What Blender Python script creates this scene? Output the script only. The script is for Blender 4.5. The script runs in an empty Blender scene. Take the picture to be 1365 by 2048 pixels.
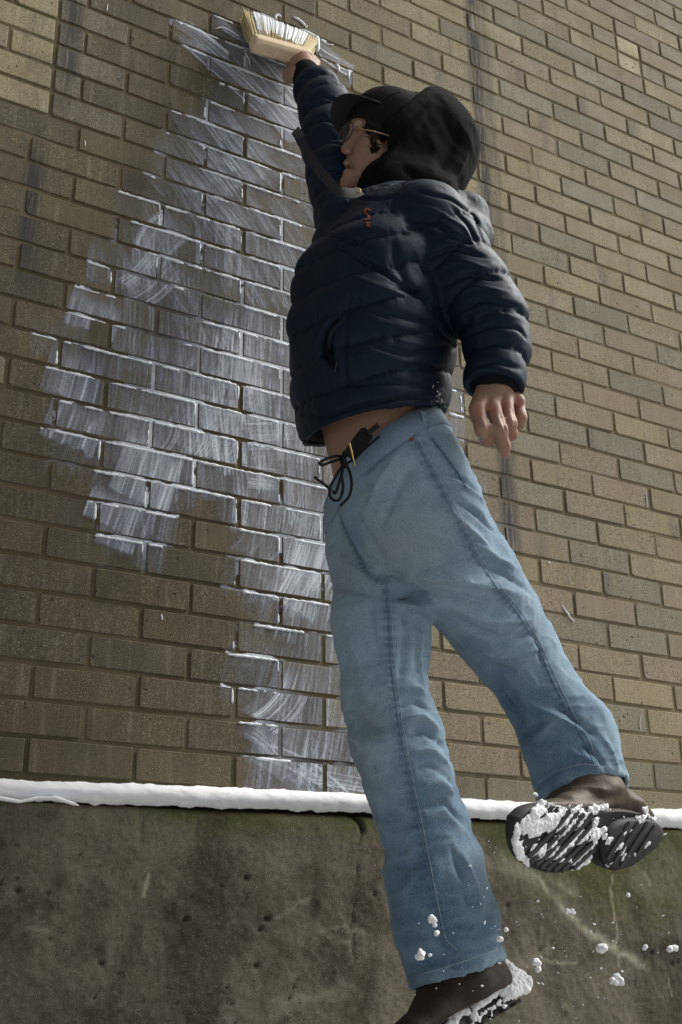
import bpy, math, random
import numpy as np
from mathutils import Vector, Matrix
from mathutils.bvhtree import BVHTree

random.seed(7)
RNG = np.random.default_rng(7)
S = bpy.context.scene
COL = S.collection

# ---------------------------------------------------------------- camera
CAM = np.array([-0.6832, -2.0858, -0.3511])          # metres; the wall face is the plane y = 0
YAW, PITCH, ROLL, FPX = -0.5366, 0.3820, 0.0169, 2348.1
def _rot(y, p, o):
    Rz = np.array([[math.cos(y), -math.sin(y), 0], [math.sin(y), math.cos(y), 0], [0, 0, 1]])
    Rx = np.array([[1, 0, 0], [0, math.cos(p), -math.sin(p)], [0, math.sin(p), math.cos(p)]])
    Ro = np.array([[math.cos(o), 0, math.sin(o)], [0, 1, 0], [-math.sin(o), 0, math.cos(o)]])
    return Rz @ Rx @ Ro
RC = _rot(YAW, PITCH, ROLL)
cam_data = bpy.data.cameras.new('camera')
cam = bpy.data.objects.new('camera', cam_data)
COL.objects.link(cam)
cam_data.sensor_fit = 'VERTICAL'
cam_data.sensor_height = 36.0
cam_data.lens = 36.0 * FPX / 2048
cam_data.clip_start = 0.05
cam_data.clip_end = 500
M = Matrix.Identity(4)
for i in range(3):
    M[i][0], M[i][1], M[i][2], M[i][3] = RC[i, 0], RC[i, 2], -RC[i, 1], CAM[i]
cam.matrix_world = M
S.camera = cam

# ---------------------------------------------------------------- sky, sun, exposure
SUN_EL, SUN_AZ = math.radians(46), math.radians(76)    # azimuth: from the wall's outward normal (-y) round to +x
world = bpy.data.worlds.new('World')
S.world = world
world.use_nodes = True
wn = world.node_tree
bg = wn.nodes['Background']
sky = wn.nodes.new('ShaderNodeTexSky')
sky.sky_type = 'NISHITA'
sky.sun_disc = False
sun_dir = Vector((math.sin(SUN_AZ) * math.cos(SUN_EL), -math.cos(SUN_AZ) * math.cos(SUN_EL), math.sin(SUN_EL)))
sky.sun_elevation = SUN_EL
sky.sun_rotation = math.atan2(sun_dir.x, sun_dir.y)
sky.dust_density = 3.0
hs = wn.nodes.new('ShaderNodeHueSaturation')           # an overcast sky: nearly grey
hs.inputs['Saturation'].default_value = 0.35
wn.links.new(sky.outputs[0], hs.inputs['Color'])
wn.links.new(hs.outputs[0], bg.inputs['Color'])
bg.inputs['Strength'].default_value = 0.055
sun_l = bpy.data.lights.new('sun', 'SUN')
sun_l.energy = 5.0
sun_l.angle = math.radians(42)
sun_l.color = (1.0, 0.965, 0.90)
sun = bpy.data.objects.new('sun', sun_l)
COL.objects.link(sun)
sun.rotation_euler = sun_dir.to_track_quat('Z', 'Y').to_euler()
S.view_settings.view_transform = 'Standard'
S.view_settings.look = 'None'
S.view_settings.gamma = 1
S.view_settings.use_curve_mapping = False
S.view_settings.exposure = 0.2
S.cycles.transparent_max_bounces = 24

# ---------------------------------------------------------------- helpers
def ray(px, py):
    d = RC @ np.array([(px - 682.5) / FPX, 1.0, -(py - 1024) / FPX])
    return d
def P(px, py, d):
    """The place seen at a photo pixel, d metres out from the brick face."""
    v = ray(px, py)
    return CAM + v * ((-d - CAM[1]) / v[1])
def depth(p):
    return float((np.asarray(p) - CAM) @ RC[:, 1])
def project(p):
    v = (np.atleast_2d(p) - CAM) @ RC
    return np.c_[682.5 + FPX * v[:, 0] / v[:, 1], 1024 - FPX * v[:, 2] / v[:, 1], v[:, 1]]

def _hash(ix, iy, iz, seed):
    h = (ix.astype(np.int64) * 374761393 + iy.astype(np.int64) * 668265263 + iz.astype(np.int64) * 2147483647 + seed * 974711) & 0xFFFFFFFF
    h = ((h ^ (h >> 13)) * 1274126177) & 0xFFFFFFFF
    h = ((h ^ (h >> 16)) * 2246822519) & 0xFFFFFFFF
    return ((h ^ (h >> 15)) & 0xFFFFFF).astype(np.float32) / 0xFFFFFF
def noise3(p, seed=0):
    """Value noise in -1..1."""
    p = np.asarray(p, dtype=np.float32)
    i = np.floor(p).astype(np.int64); f = p - i
    f = f * f * (3 - 2 * f)
    r = 0
    for dx in (0, 1):
        wx = f[:, 0] if dx else 1 - f[:, 0]
        for dy in (0, 1):
            wy = f[:, 1] if dy else 1 - f[:, 1]
            for dz in (0, 1):
                wz = f[:, 2] if dz else 1 - f[:, 2]
                r = r + wx * wy * wz * _hash(i[:, 0] + dx, i[:, 1] + dy, i[:, 2] + dz, seed)
    return r * 2 - 1
def fbm(p, seed=0, oct=4, gain=0.5):
    a, r = 1.0, 0
    p = np.asarray(p, dtype=np.float32)
    for o in range(oct):
        r = r + a * noise3(p, seed + o * 17); p = p * 2.03 + 7.1; a *= gain
    return r
def sstep(a, b, x):
    t = np.clip((x - a) / (b - a), 0, 1)
    return t * t * (3 - 2 * t)

def mesh_obj(name, verts, faces, mat, parent=None, smooth=False, attrs=None):
    me = bpy.data.meshes.new(name)
    verts = np.asarray(verts, dtype=np.float32)
    if isinstance(faces, np.ndarray):
        n, k = faces.shape
        me.vertices.add(len(verts)); me.vertices.foreach_set('co', verts.ravel())
        me.loops.add(n * k); me.loops.foreach_set('vertex_index', faces.astype(np.int32).ravel())
        me.polygons.add(n); me.polygons.foreach_set('loop_start', np.arange(0, n * k, k, dtype=np.int32))
        me.update(calc_edges=True)
    else:
        me.from_pydata(verts.tolist(), [], faces)
    if smooth:
        me.polygons.foreach_set('use_smooth', np.ones(len(me.polygons), dtype=bool))
    for an, av in (attrs or {}).items():
        if av.ndim == 1:
            me.attributes.new(an, 'FLOAT', 'POINT').data.foreach_set('value', av.astype(np.float32))
        else:
            c4 = np.c_[av, np.ones(len(av))].astype(np.float32)
            me.attributes.new(an, 'FLOAT_COLOR', 'POINT').data.foreach_set('color', c4.ravel())
    me.validate()
    me.materials.append(mat)
    o = bpy.data.objects.new(name, me)
    COL.objects.link(o)
    if parent: o.parent = parent
    return o
def tag(o, label=None, cat=None, group=None, kind=None):
    for k, v in (('label', label), ('category', cat), ('group', group), ('kind', kind)):
        if v: o[k] = v
    return o
def empty(name, loc, label, cat, group=None):
    o = bpy.data.objects.new(name, None); COL.objects.link(o); o.location = loc
    o.empty_display_size = 0.05
    return tag(o, label, cat, group)
def place(o, parent):
    """Parent without moving: the part's vertices are in world coordinates."""
    o.parent = parent
    o.matrix_parent_inverse = Matrix.Translation(parent.location).inverted()
    return o

class Mat:
    """A small node-tree writer."""
    def __init__(s, name, rough=0.8, spec=0.3):
        s.m = bpy.data.materials.new(name); s.m.use_nodes = True
        s.t = s.m.node_tree; s.b = s.t.nodes['Principled BSDF']
        s.b.inputs['Roughness'].default_value = rough
        s.b.inputs['Specular IOR Level'].default_value = spec
    def n(s, typ, ins=None, **props):
        x = s.t.nodes.new('ShaderNode' + typ)
        for k, v in props.items(): setattr(x, k, v)
        for k, v in (ins or {}).items(): s.put(x.inputs[k], v)
        return x
    def put(s, sock, v):
        if isinstance(v, bpy.types.NodeSocket): s.t.links.new(v, sock)
        elif isinstance(v, bpy.types.Node): s.t.links.new(v.outputs[0], sock)
        else:
            if isinstance(v, (tuple, list)) and len(v) == 3 and sock.type == 'RGBA': v = (*v, 1)
            sock.default_value = v
    def pos(s): return s.n('NewGeometry').outputs['Position']
    def attr(s, name): return s.n('Attribute', attribute_name=name)
    def map(s, v, scale=(1, 1, 1), rot=(0, 0, 0), loc=(0, 0, 0)):
        return s.n('Mapping', {'Vector': v, 'Scale': scale, 'Rotation': rot, 'Location': loc})
    def noise(s, v, scale, detail=3, rough=0.55, dist=0.0):
        return s.n('TexNoise', {'Vector': v, 'Scale': scale, 'Detail': detail, 'Roughness': rough, 'Distortion': dist}).outputs[0]
    def vor(s, v, scale, feature='F1'):
        return s.n('TexVoronoi', {'Vector': v, 'Scale': scale}, feature=feature).outputs['Distance']
    def math(s, op, a, b=0.0, c=0.0, clamp=False):
        return s.n('Math', {0: a, 1: b, 2: c}, operation=op, use_clamp=clamp).outputs[0]
    def ramp(s, v, a, b, lo=0.0, hi=1.0):
        return s.n('MapRange', {'Value': v, 'From Min': a, 'From Max': b, 'To Min': lo, 'To Max': hi}, clamp=True).outputs[0]
    def mix(s, f, a, b, blend='MIX'):
        x = s.n('Mix', data_type='RGBA', blend_type=blend)
        s.put(x.inputs[0], f); s.put(x.inputs[6], a); s.put(x.inputs[7], b)
        return x.outputs[2]
    def bump(s, h, strength=0.5, dist=0.002):
        x = s.n('Bump', {'Height': h, 'Strength': strength, 'Distance': dist})
        s.put(s.b.inputs['Normal'], x.outputs[0]); return x
    def color(s, c): s.put(s.b.inputs['Base Color'], c)
    def rough(s, c): s.put(s.b.inputs['Roughness'], c)

# ---------------------------------------------------------------- materials of the setting
def mat_brick():
    m = Mat('brick_face', 0.85, 0.25)
    p = m.pos()
    oi = m.n('ObjectInfo')
    off = m.n('VectorMath', {0: p, 1: m.n('CombineXYZ', {0: m.math('MULTIPLY', oi.outputs['Random'], 7.0), 1: m.math('MULTIPLY', oi.outputs['Random'], 13.0)})}, operation='ADD').outputs[0]
    c = oi.outputs['Color']
    # mottled firing colour, vertical wire-cut drag, sandy specks
    big = m.noise(off, 9, 4)
    c = m.mix(m.ramp(big, 0.35, 0.7, 0, 0.45), c, m.mix(0.5, c, (0.30, 0.245, 0.15)))
    drag = m.noise(m.map(off, (160, 160, 14)), 1.0, 4, 0.6)
    c = m.mix(m.ramp(drag, 0.35, 0.75, 0, 0.28), c, (0.16, 0.145, 0.115))
    c = m.mix(m.ramp(m.noise(m.map(off, (60, 60, 5)), 1.0, 3), 0.55, 0.8, 0, 0.35), c, (0.47, 0.42, 0.32))
    spk = m.noise(off, 420, 2, 0.6)
    c = m.mix(m.ramp(spk, 0.53, 0.66, 0, 0.75), c, (0.055, 0.048, 0.035))
    c = m.mix(m.ramp(m.noise(off, 190, 3, 0.65), 0.52, 0.68, 0, 0.5), c, (0.12, 0.10, 0.07))
    c = m.mix(m.ramp(spk, 0.42, 0.30, 0, 0.42), c, (0.66, 0.60, 0.47))
    spots = m.noise(off, 95, 1, 0.4)
    c = m.mix(m.ramp(spots, 0.735, 0.77, 0, 0.85), c, (0.03, 0.028, 0.024))
    # soot flash burnt into some bricks, in ragged upright bands
    fl = m.math('MULTIPLY', m.ramp(m.noise(m.map(off, (12, 12, 1.2)), 1.0, 2), 0.60, 0.74), m.ramp(m.noise(off, 60, 3), 0.3, 0.6, 0.3, 1))
    c = m.mix(m.math('MULTIPLY', fl, 0.55), c, (0.085, 0.085, 0.085))
    # rain streaks that run down the wall at two places
    sep = m.n('SeparateXYZ', {0: p})
    for x0, w, z0, z1, s in ((1.037, 0.022, 0.50, 3.2, 0.9), (1.08, 0.012, 1.3, 2.6, 0.45), (-0.187, 0.018, 0.95, 1.40, 0.95), (-0.135, 0.020, 1.42, 2.0, 0.8)):
        wob = m.math('MULTIPLY', m.math('SUBTRACT', m.noise(m.map(p, (0, 0, 3)), 1.0, 3), 0.5), 0.03)
        d = m.math('ABSOLUTE', m.math('SUBTRACT', m.math('ADD', sep.outputs[0], wob), x0))
        k = m.math('MULTIPLY', m.ramp(d, w * 1.7, w * 0.4), m.ramp(m.noise(m.map(p, (130, 130, 9)), 1.0, 3), 0.30, 0.52))
        k = m.math('MULTIPLY', k, m.math('MULTIPLY', m.ramp(sep.outputs[2], z0, z0 + .15), m.ramp(sep.outputs[2], z1, z1 - .15)))
        c = m.mix(m.math('MULTIPLY', k, s), c, (0.036, 0.038, 0.044))
    bl = m.math('MULTIPLY', m.ramp(m.noise(m.map(p, (6, 6, 2.6), loc=(1, 4, 3)), 1.0, 5, .65), .47, .66), m.ramp(sep.outputs[0], .75, .15))
    c = m.mix(m.math('MULTIPLY', bl, .6), c, (0.045, 0.043, 0.036))
    # damp rising from the snow on the ledge
    damp = m.ramp(m.math('ADD', sep.outputs[2], m.math('MULTIPLY', m.noise(p, 7, 3), 0.14)), 0.02, 0.24, 0.45, 0)
    c = m.mix(damp, c, (0.085, 0.072, 0.048))
    m.color(c)
    h = m.math('ADD', m.math('MULTIPLY', spk, 0.6), m.math('MULTIPLY', drag, 0.7))
    h = m.math('SUBTRACT', h, m.ramp(spots, 0.72, 0.77, 0, 1.2))
    m.bump(h, 0.55, 0.0012)
    m.rough(m.ramp(big, 0.3, 0.7, 0.72, 0.92))
    return m.m

def mat_mortar():
    m = Mat('mortar', 0.95, 0.15)
    p = m.pos()
    c = m.mix(m.noise(p, 300, 3, 0.7), (0.15, 0.122, 0.072), (0.40, 0.335, 0.215))
    c = m.mix(m.ramp(m.noise(p, 5, 4), 0.4, 0.65, 0, 0.4), c, (0.16, 0.135, 0.085))
    c = m.mix(m.ramp(m.noise(p, 26, 3), 0.56, 0.72, 0, 0.4), c, (0.12, 0.14, 0.06))
    sx = m.n('SeparateXYZ', {0: p})
    c = m.mix(m.ramp(m.math('ADD', sx.outputs[0], m.math('MULTIPLY', m.noise(p, 4, 3), .3)), 1.2, .35, 0, .55), c, (0.088, 0.072, 0.043))
    sep = m.n('SeparateXYZ', {0: p})
    c = m.mix(m.ramp(sep.outputs[2], 0.02, 0.12, 0.6, 0), c, (0.05, 0.055, 0.028))
    m.color(c)
    m.bump(m.noise(p, 330, 4, 0.75), 1.0, 0.003)
    return m.m

def mat_concrete():
    m = Mat('weathered_concrete', 0.9, 0.2)
    p = m.pos()
    wear = m.attr('wear')                      # r moss, g scratches, b pits and cracks
    sw = m.n('SeparateColor', {0: wear.outputs['Color']})
    n1 = m.noise(p, 5.5, 6, 0.62, 0.6); n2 = m.noise(p, 26, 5, 0.65); n3 = m.noise(p, 330, 3, 0.7)
    c = m.mix(m.ramp(n1, 0.33, 0.68), (0.074, 0.065, 0.046), (0.172, 0.155, 0.115))
    c = m.mix(m.ramp(n2, 0.45, 0.75, 0, 0.6), c, (0.185, 0.170, 0.135))
    c = m.mix(m.ramp(m.noise(m.map(p, (9, 9, 1.6), (0, 0.5, 0)), 1.0, 5, 0.6), 0.52, 0.72, 0, 0.5), c, (0.18, 0.162, 0.128))
    c = m.mix(m.ramp(m.noise(p, 15, 5), 0.55, 0.70, 0, 0.7), c, (0.024, 0.020, 0.015))
    c = m.mix(m.ramp(m.math('ADD', sw.outputs[0], m.math('MULTIPLY', m.math('SUBTRACT', n2, 0.5), 1.2)), 0.25, 0.75, 0, 0.9), c, m.mix(n3, (0.030, 0.038, 0.011), (0.135, 0.142, 0.036)))
    c = m.mix(m.math('MULTIPLY', sw.outputs[1], m.math('MULTIPLY', m.ramp(n3, 0.30, 0.50, 0.35, 1), m.ramp(m.noise(p, 60, 4, .7), .34, .55, .6, 1))), c, (0.52, 0.51, 0.38))
    c = m.mix(m.ramp(n3, 0.56, 0.70, 0, 0.45), c, (0.025, 0.022, 0.017))
    c = m.mix(m.ramp(m.noise(m.map(p, loc=(5, 2, 9)), 3.2, 4, .55, 1.0), 0.46, 0.62, 0, 0.55), c, (0.185, 0.168, 0.128))
    c = m.mix(m.ramp(m.noise(m.map(p, (7, 7, 2.4), loc=(2, 2, 4)), 1.0, 4, .6, .8), 0.52, 0.66, 0, 0.65), c, (0.036, 0.032, 0.022))
    c = m.mix(m.ramp(m.noise(p, 130, 4, .7), .52, .70, 0, .55), c, (0.03, 0.026, 0.02))
    c = m.mix(m.ramp(m.noise(m.map(p, loc=(3, 1, 2)), 110, 4, .7), .55, .72, 0, .35), c, (0.24, 0.22, 0.17))
    c = m.mix(m.ramp(n3, 0.42, 0.28, 0, 0.55), c, (0.36, 0.335, 0.265))
    c = m.mix(sw.outputs[2], c, (0.018, 0.014, 0.011))
    m.color(c)
    m.bump(m.math('ADD', n3, m.math('MULTIPLY', n2, 0.8)), 0.75, 0.002)
    return m.m

def mat_snow():
    m = Mat('snow', 0.75, 0.25)
    p = m.pos()
    m.color(m.mix(m.noise(p, 40, 4), (0.80, 0.83, 0.86), (0.90, 0.92, 0.94)))
    m.b.inputs['Subsurface Weight'].default_value = 0.10
    m.b.inputs['Subsurface Radius'].default_value = (0.01, 0.012, 0.015)
    m.b.inputs['Subsurface Scale'].default_value = 0.6
    m.bump(m.math('ADD', m.noise(p, 420, 3, 0.7), m.noise(p, 90, 3)), 0.45, 0.002)
    return m.m

def mat_paint():
    m = Mat('whitewash', 0.55, 0.4)
    p = m.pos()
    a = m.attr('cover').outputs['Fac']
    g = m.noise(p, 520, 2, 0.6)
    al = m.math('MULTIPLY', a, m.ramp(g, 0.3, 0.62, 0.62, 1.12), clamp=True)
    m.color(m.mix(m.ramp(a, 0.10, 0.75), (0.33, 0.41, 0.62), (0.80, 0.86, 0.95)))
    m.put(m.b.inputs['Alpha'], al)
    m.bump(a, 0.4, 0.001)
    return m.m

M_BRICK, M_MORTAR, M_CONC, M_SNOW, M_PAINT = mat_brick(), mat_mortar(), mat_concrete(), mat_snow(), mat_paint()
mp = Mat('wet_paint', 0.35, 0.5)
mp.color((0.80, 0.84, 0.88))
M_WET = mp.m

# ---------------------------------------------------------------- the brick wall
BL, BH, J = 0.2032, 0.06773, 0.0092            # brick module and joint
wall = empty('brick_wall', (0.6, 0.0, 0.0), 'tall weathered buff brick wall streaked with whitewash above the snowy ledge', 'wall')

def brick_mesh(i, L):
    """A brick whose arris is worn: irregular twelve-corner outline, soft front edge; origin in the middle of its face."""
    r = random.Random(100 + i)
    hx, hz = L / 2, (BH - J) / 2
    c = 0.0022
    out = []
    def q(x, z): out.append((x + r.uniform(-.0007, .0007), z + r.uniform(-.0007, .0007)))
    for sx, sz in ((-1, -1), (1, -1), (1, 1), (-1, 1)):
        cc = c * r.choice((.4, .6, .8, 1, 1.2, 2.6))
        if sx * sz > 0: q(sx * hx, sz * (hz - cc) if sz > 0 else sz * (hz - cc)); q(sx * (hx - cc), sz * hz)
        else: q(sx * (hx - cc), sz * hz); q(sx * hx, sz * (hz - cc))
        if sz < 0 and sx < 0: q(r.uniform(-.3, .3) * hx, -hz)
        if sz > 0 and sx > 0: q(r.uniform(-.3, .3) * hx, hz)
    n = len(out)
    ins = 0.0014
    v = [(x - math.copysign(ins, x), 0.0, z - math.copysign(ins, z)) for x, z in out] + [(x, 0.0012, z) for x, z in out] + [(x, 0.03, z) for x, z in out]
    f = [tuple(range(n))]
    for k in range(n):
        j = (k + 1) % n
        f.append((k + n, j + n, j, k)); f.append((k + 2 * n, j + 2 * n, j + n, k + n))
    return v, f

_bm = {}
def brick_data(L, i):
    key = (round(L, 3), i)
    if key not in _bm:
        v, f = brick_mesh(i, L)
        me = bpy.data.meshes.new('brick'); me.from_pydata(v, [], f); me.materials.append(M_BRICK)
        _bm[key] = me
    return _bm[key]

def wpt(px, py): q = P(px, py, 0); return (q[0], q[2])
OUTLINE = np.array([wpt(*q) for q in ((480, 70), (640, 95), (690, 170), (720, 215), (800, 420), (930, 760), (1000, 900), (1010, 1060), (960, 1090), (760, 1090), (720, 1200), (745, 1590), (570, 1575), (530, 1500), (515, 1430),
    (505, 1370), (495, 1290), (515, 1200), (520, 1100), (500, 1000), (470, 960), (430, 900), (400, 960), (340, 1050), (200, 1060), (195, 950), (105, 870), (95, 760), (125, 660), (165, 600), (240, 540), (245, 460), (310, 400), (340, 310), (420, 240), (430, 130))])
DAMP = np.array([wpt(*q) for q in ((380, 900), (520, 900), (560, 1580), (380, 1500), (370, 1250), (280, 1250), (280, 1060), (380, 1050))])
def inside_poly(poly, u, z):
    c = False; j = len(poly) - 1
    for i in range(len(poly)):
        if (poly[i, 1] > z) != (poly[j, 1] > z) and u < (poly[j, 0] - poly[i, 0]) * (z - poly[i, 1]) / (poly[j, 1] - poly[i, 1]) + poly[i, 0]: c = not c
        j = i
    return c
def wet_at(u, z): return inside_poly(OUTLINE, u, z)
def damp_at(u, z): return inside_poly(DAMP, u, z)
UJ = -0.168                                     # upright joint in the upper left of the wall
bricks = []                                     # (u0, u1, row, tint)
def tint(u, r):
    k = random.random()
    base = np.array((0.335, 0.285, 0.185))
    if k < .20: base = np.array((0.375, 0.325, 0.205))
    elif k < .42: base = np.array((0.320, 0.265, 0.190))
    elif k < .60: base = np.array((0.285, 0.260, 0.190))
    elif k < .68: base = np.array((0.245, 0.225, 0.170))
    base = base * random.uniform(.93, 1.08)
    # leftward fall-off of light put into the colour, plus some grime: darker, browner bricks
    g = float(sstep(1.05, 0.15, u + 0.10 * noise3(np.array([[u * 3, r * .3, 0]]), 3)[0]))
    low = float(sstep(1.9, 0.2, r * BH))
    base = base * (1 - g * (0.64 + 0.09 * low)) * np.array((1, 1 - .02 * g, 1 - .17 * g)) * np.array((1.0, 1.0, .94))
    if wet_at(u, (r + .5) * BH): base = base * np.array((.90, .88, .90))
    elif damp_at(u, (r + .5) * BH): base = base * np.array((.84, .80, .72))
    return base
ROWS = range(0, 56)
for r in ROWS:
    o = .5 if r % 2 == 0 else 0.
    for c in range(-12, 26):
        u0, u1 = (c + o) * BL, (c + 1 + o) * BL
        if r >= 21 and u0 < UJ < u1:
            if u1 - UJ > .045: bricks.append((UJ, u1, r, np.array((0.165, 0.150, 0.112)) * random.uniform(.85, 1.15)))
            continue
        if r >= 21 and u1 <= UJ + 1e-6 or (r >= 21 and u0 < UJ): continue
        if r in (35, 36) and u0 < 16.5 * BL / 2 < u1:
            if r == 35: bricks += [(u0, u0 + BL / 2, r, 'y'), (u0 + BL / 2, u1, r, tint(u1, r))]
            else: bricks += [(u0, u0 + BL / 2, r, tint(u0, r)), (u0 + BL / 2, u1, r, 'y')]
            continue
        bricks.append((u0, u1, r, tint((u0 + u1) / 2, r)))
    if r >= 21:                                 # the paler bay beyond the upright joint
        x = UJ; k = 0
        while x > -12 * BL:
            L = BL / 2 if (r % 2 and k == 0) else BL
            if r == 21 and k == 0: L = BL
            bricks.append((x - L, x, r, np.array((0.375, 0.33, 0.19)) * random.uniform(.92, 1.08)))
            x -= L; k += 1
# the 300 that show largest become objects of their own
scored = []
for b in bricks:
    u0, u1, r, t = b
    q = project([(u0, 0, r * BH), (u1, 0, r * BH), (u1, 0, r * BH + BH), (u0, 0, r * BH + BH)])
    x, y = np.clip(q[:, 0], 0, 1365), np.clip(q[:, 1], 0, 2048)
    a = 0.5 * abs(np.dot(x, np.roll(y, 1)) - np.dot(y, np.roll(x, 1)))
    if (q[:, 2] < .1).any(): a = 0
    cx, cy = q[:, 0].mean(), q[:, 1].mean()
    hid = (600 < cx < 890 and 520 < cy < 820) or (700 < cx < 850 and 880 < cy < 1560) or (880 < cx < 950 and 1000 < cy < 1120) or (740 < cx < 900 and 260 < cy < 520)
    scored.append((a * (.02 if hid else 1) * (50 if isinstance(t, str) else 1), b))
scored.sort(key=lambda s: -s[0])
rest_v, rest_f = [], []
for k, (a, (u0, u1, r, t)) in enumerate(scored):
    L = u1 - u0 - J
    cxu, cz = (u0 + u1) / 2, (r + .5) * BH
    dy, ry = random.gauss(0, .0006), random.gauss(0, .0025)
    if k < 300 and a > 0:
        o = bpy.data.objects.new('brick', brick_data(L, random.randrange(8)))
        COL.objects.link(o); o.parent = wall
        o.matrix_parent_inverse = Matrix.Translation(wall.location).inverted()
        o.location = (cxu + random.gauss(0, .0008), dy, cz + random.gauss(0, .0007)); o.rotation_euler = (random.gauss(0, .004), ry, random.gauss(0, .003))
        if isinstance(t, str): t = np.array((0.56, 0.50, 0.33)); o['label'] = 'pale yellow half brick patched into the wall'
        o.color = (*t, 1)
    else:
        v, f = brick_mesh(random.randrange(8), L)
        n0 = len(rest_v)
        rest_v += [(x + cxu, y + dy, z + cz) for x, y, z in v]; rest_f += [tuple(i + n0 for i in q) for q in f]
o = place(mesh_obj('bricks', rest_v, rest_f, M_BRICK), wall); o['kind'] = 'stuff'
o.color = (0.31, 0.268, 0.178, 1)
# mortar: one sheet behind the faces, gently uneven
gx, gz = np.meshgrid(np.linspace(-2.4, 5.2, 381), np.linspace(-0.12, 3.80, 197))
mv = np.c_[gx.ravel(), 0.0032 + 0.0009 * fbm(np.c_[gx.ravel() * 14, gz.ravel() * 14, gz.ravel() * 0], 5, 3), gz.ravel()]
def grid_faces(nr, nc):
    a = np.arange(nr * nc).reshape(nr, nc)
    return np.stack([a[:-1, :-1].ravel(), a[:-1, 1:].ravel(), a[1:, 1:].ravel(), a[1:, :-1].ravel()], 1)
place(mesh_obj('mortar', mv, grid_faces(*gx.shape), M_MORTAR, smooth=True), wall)
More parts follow.
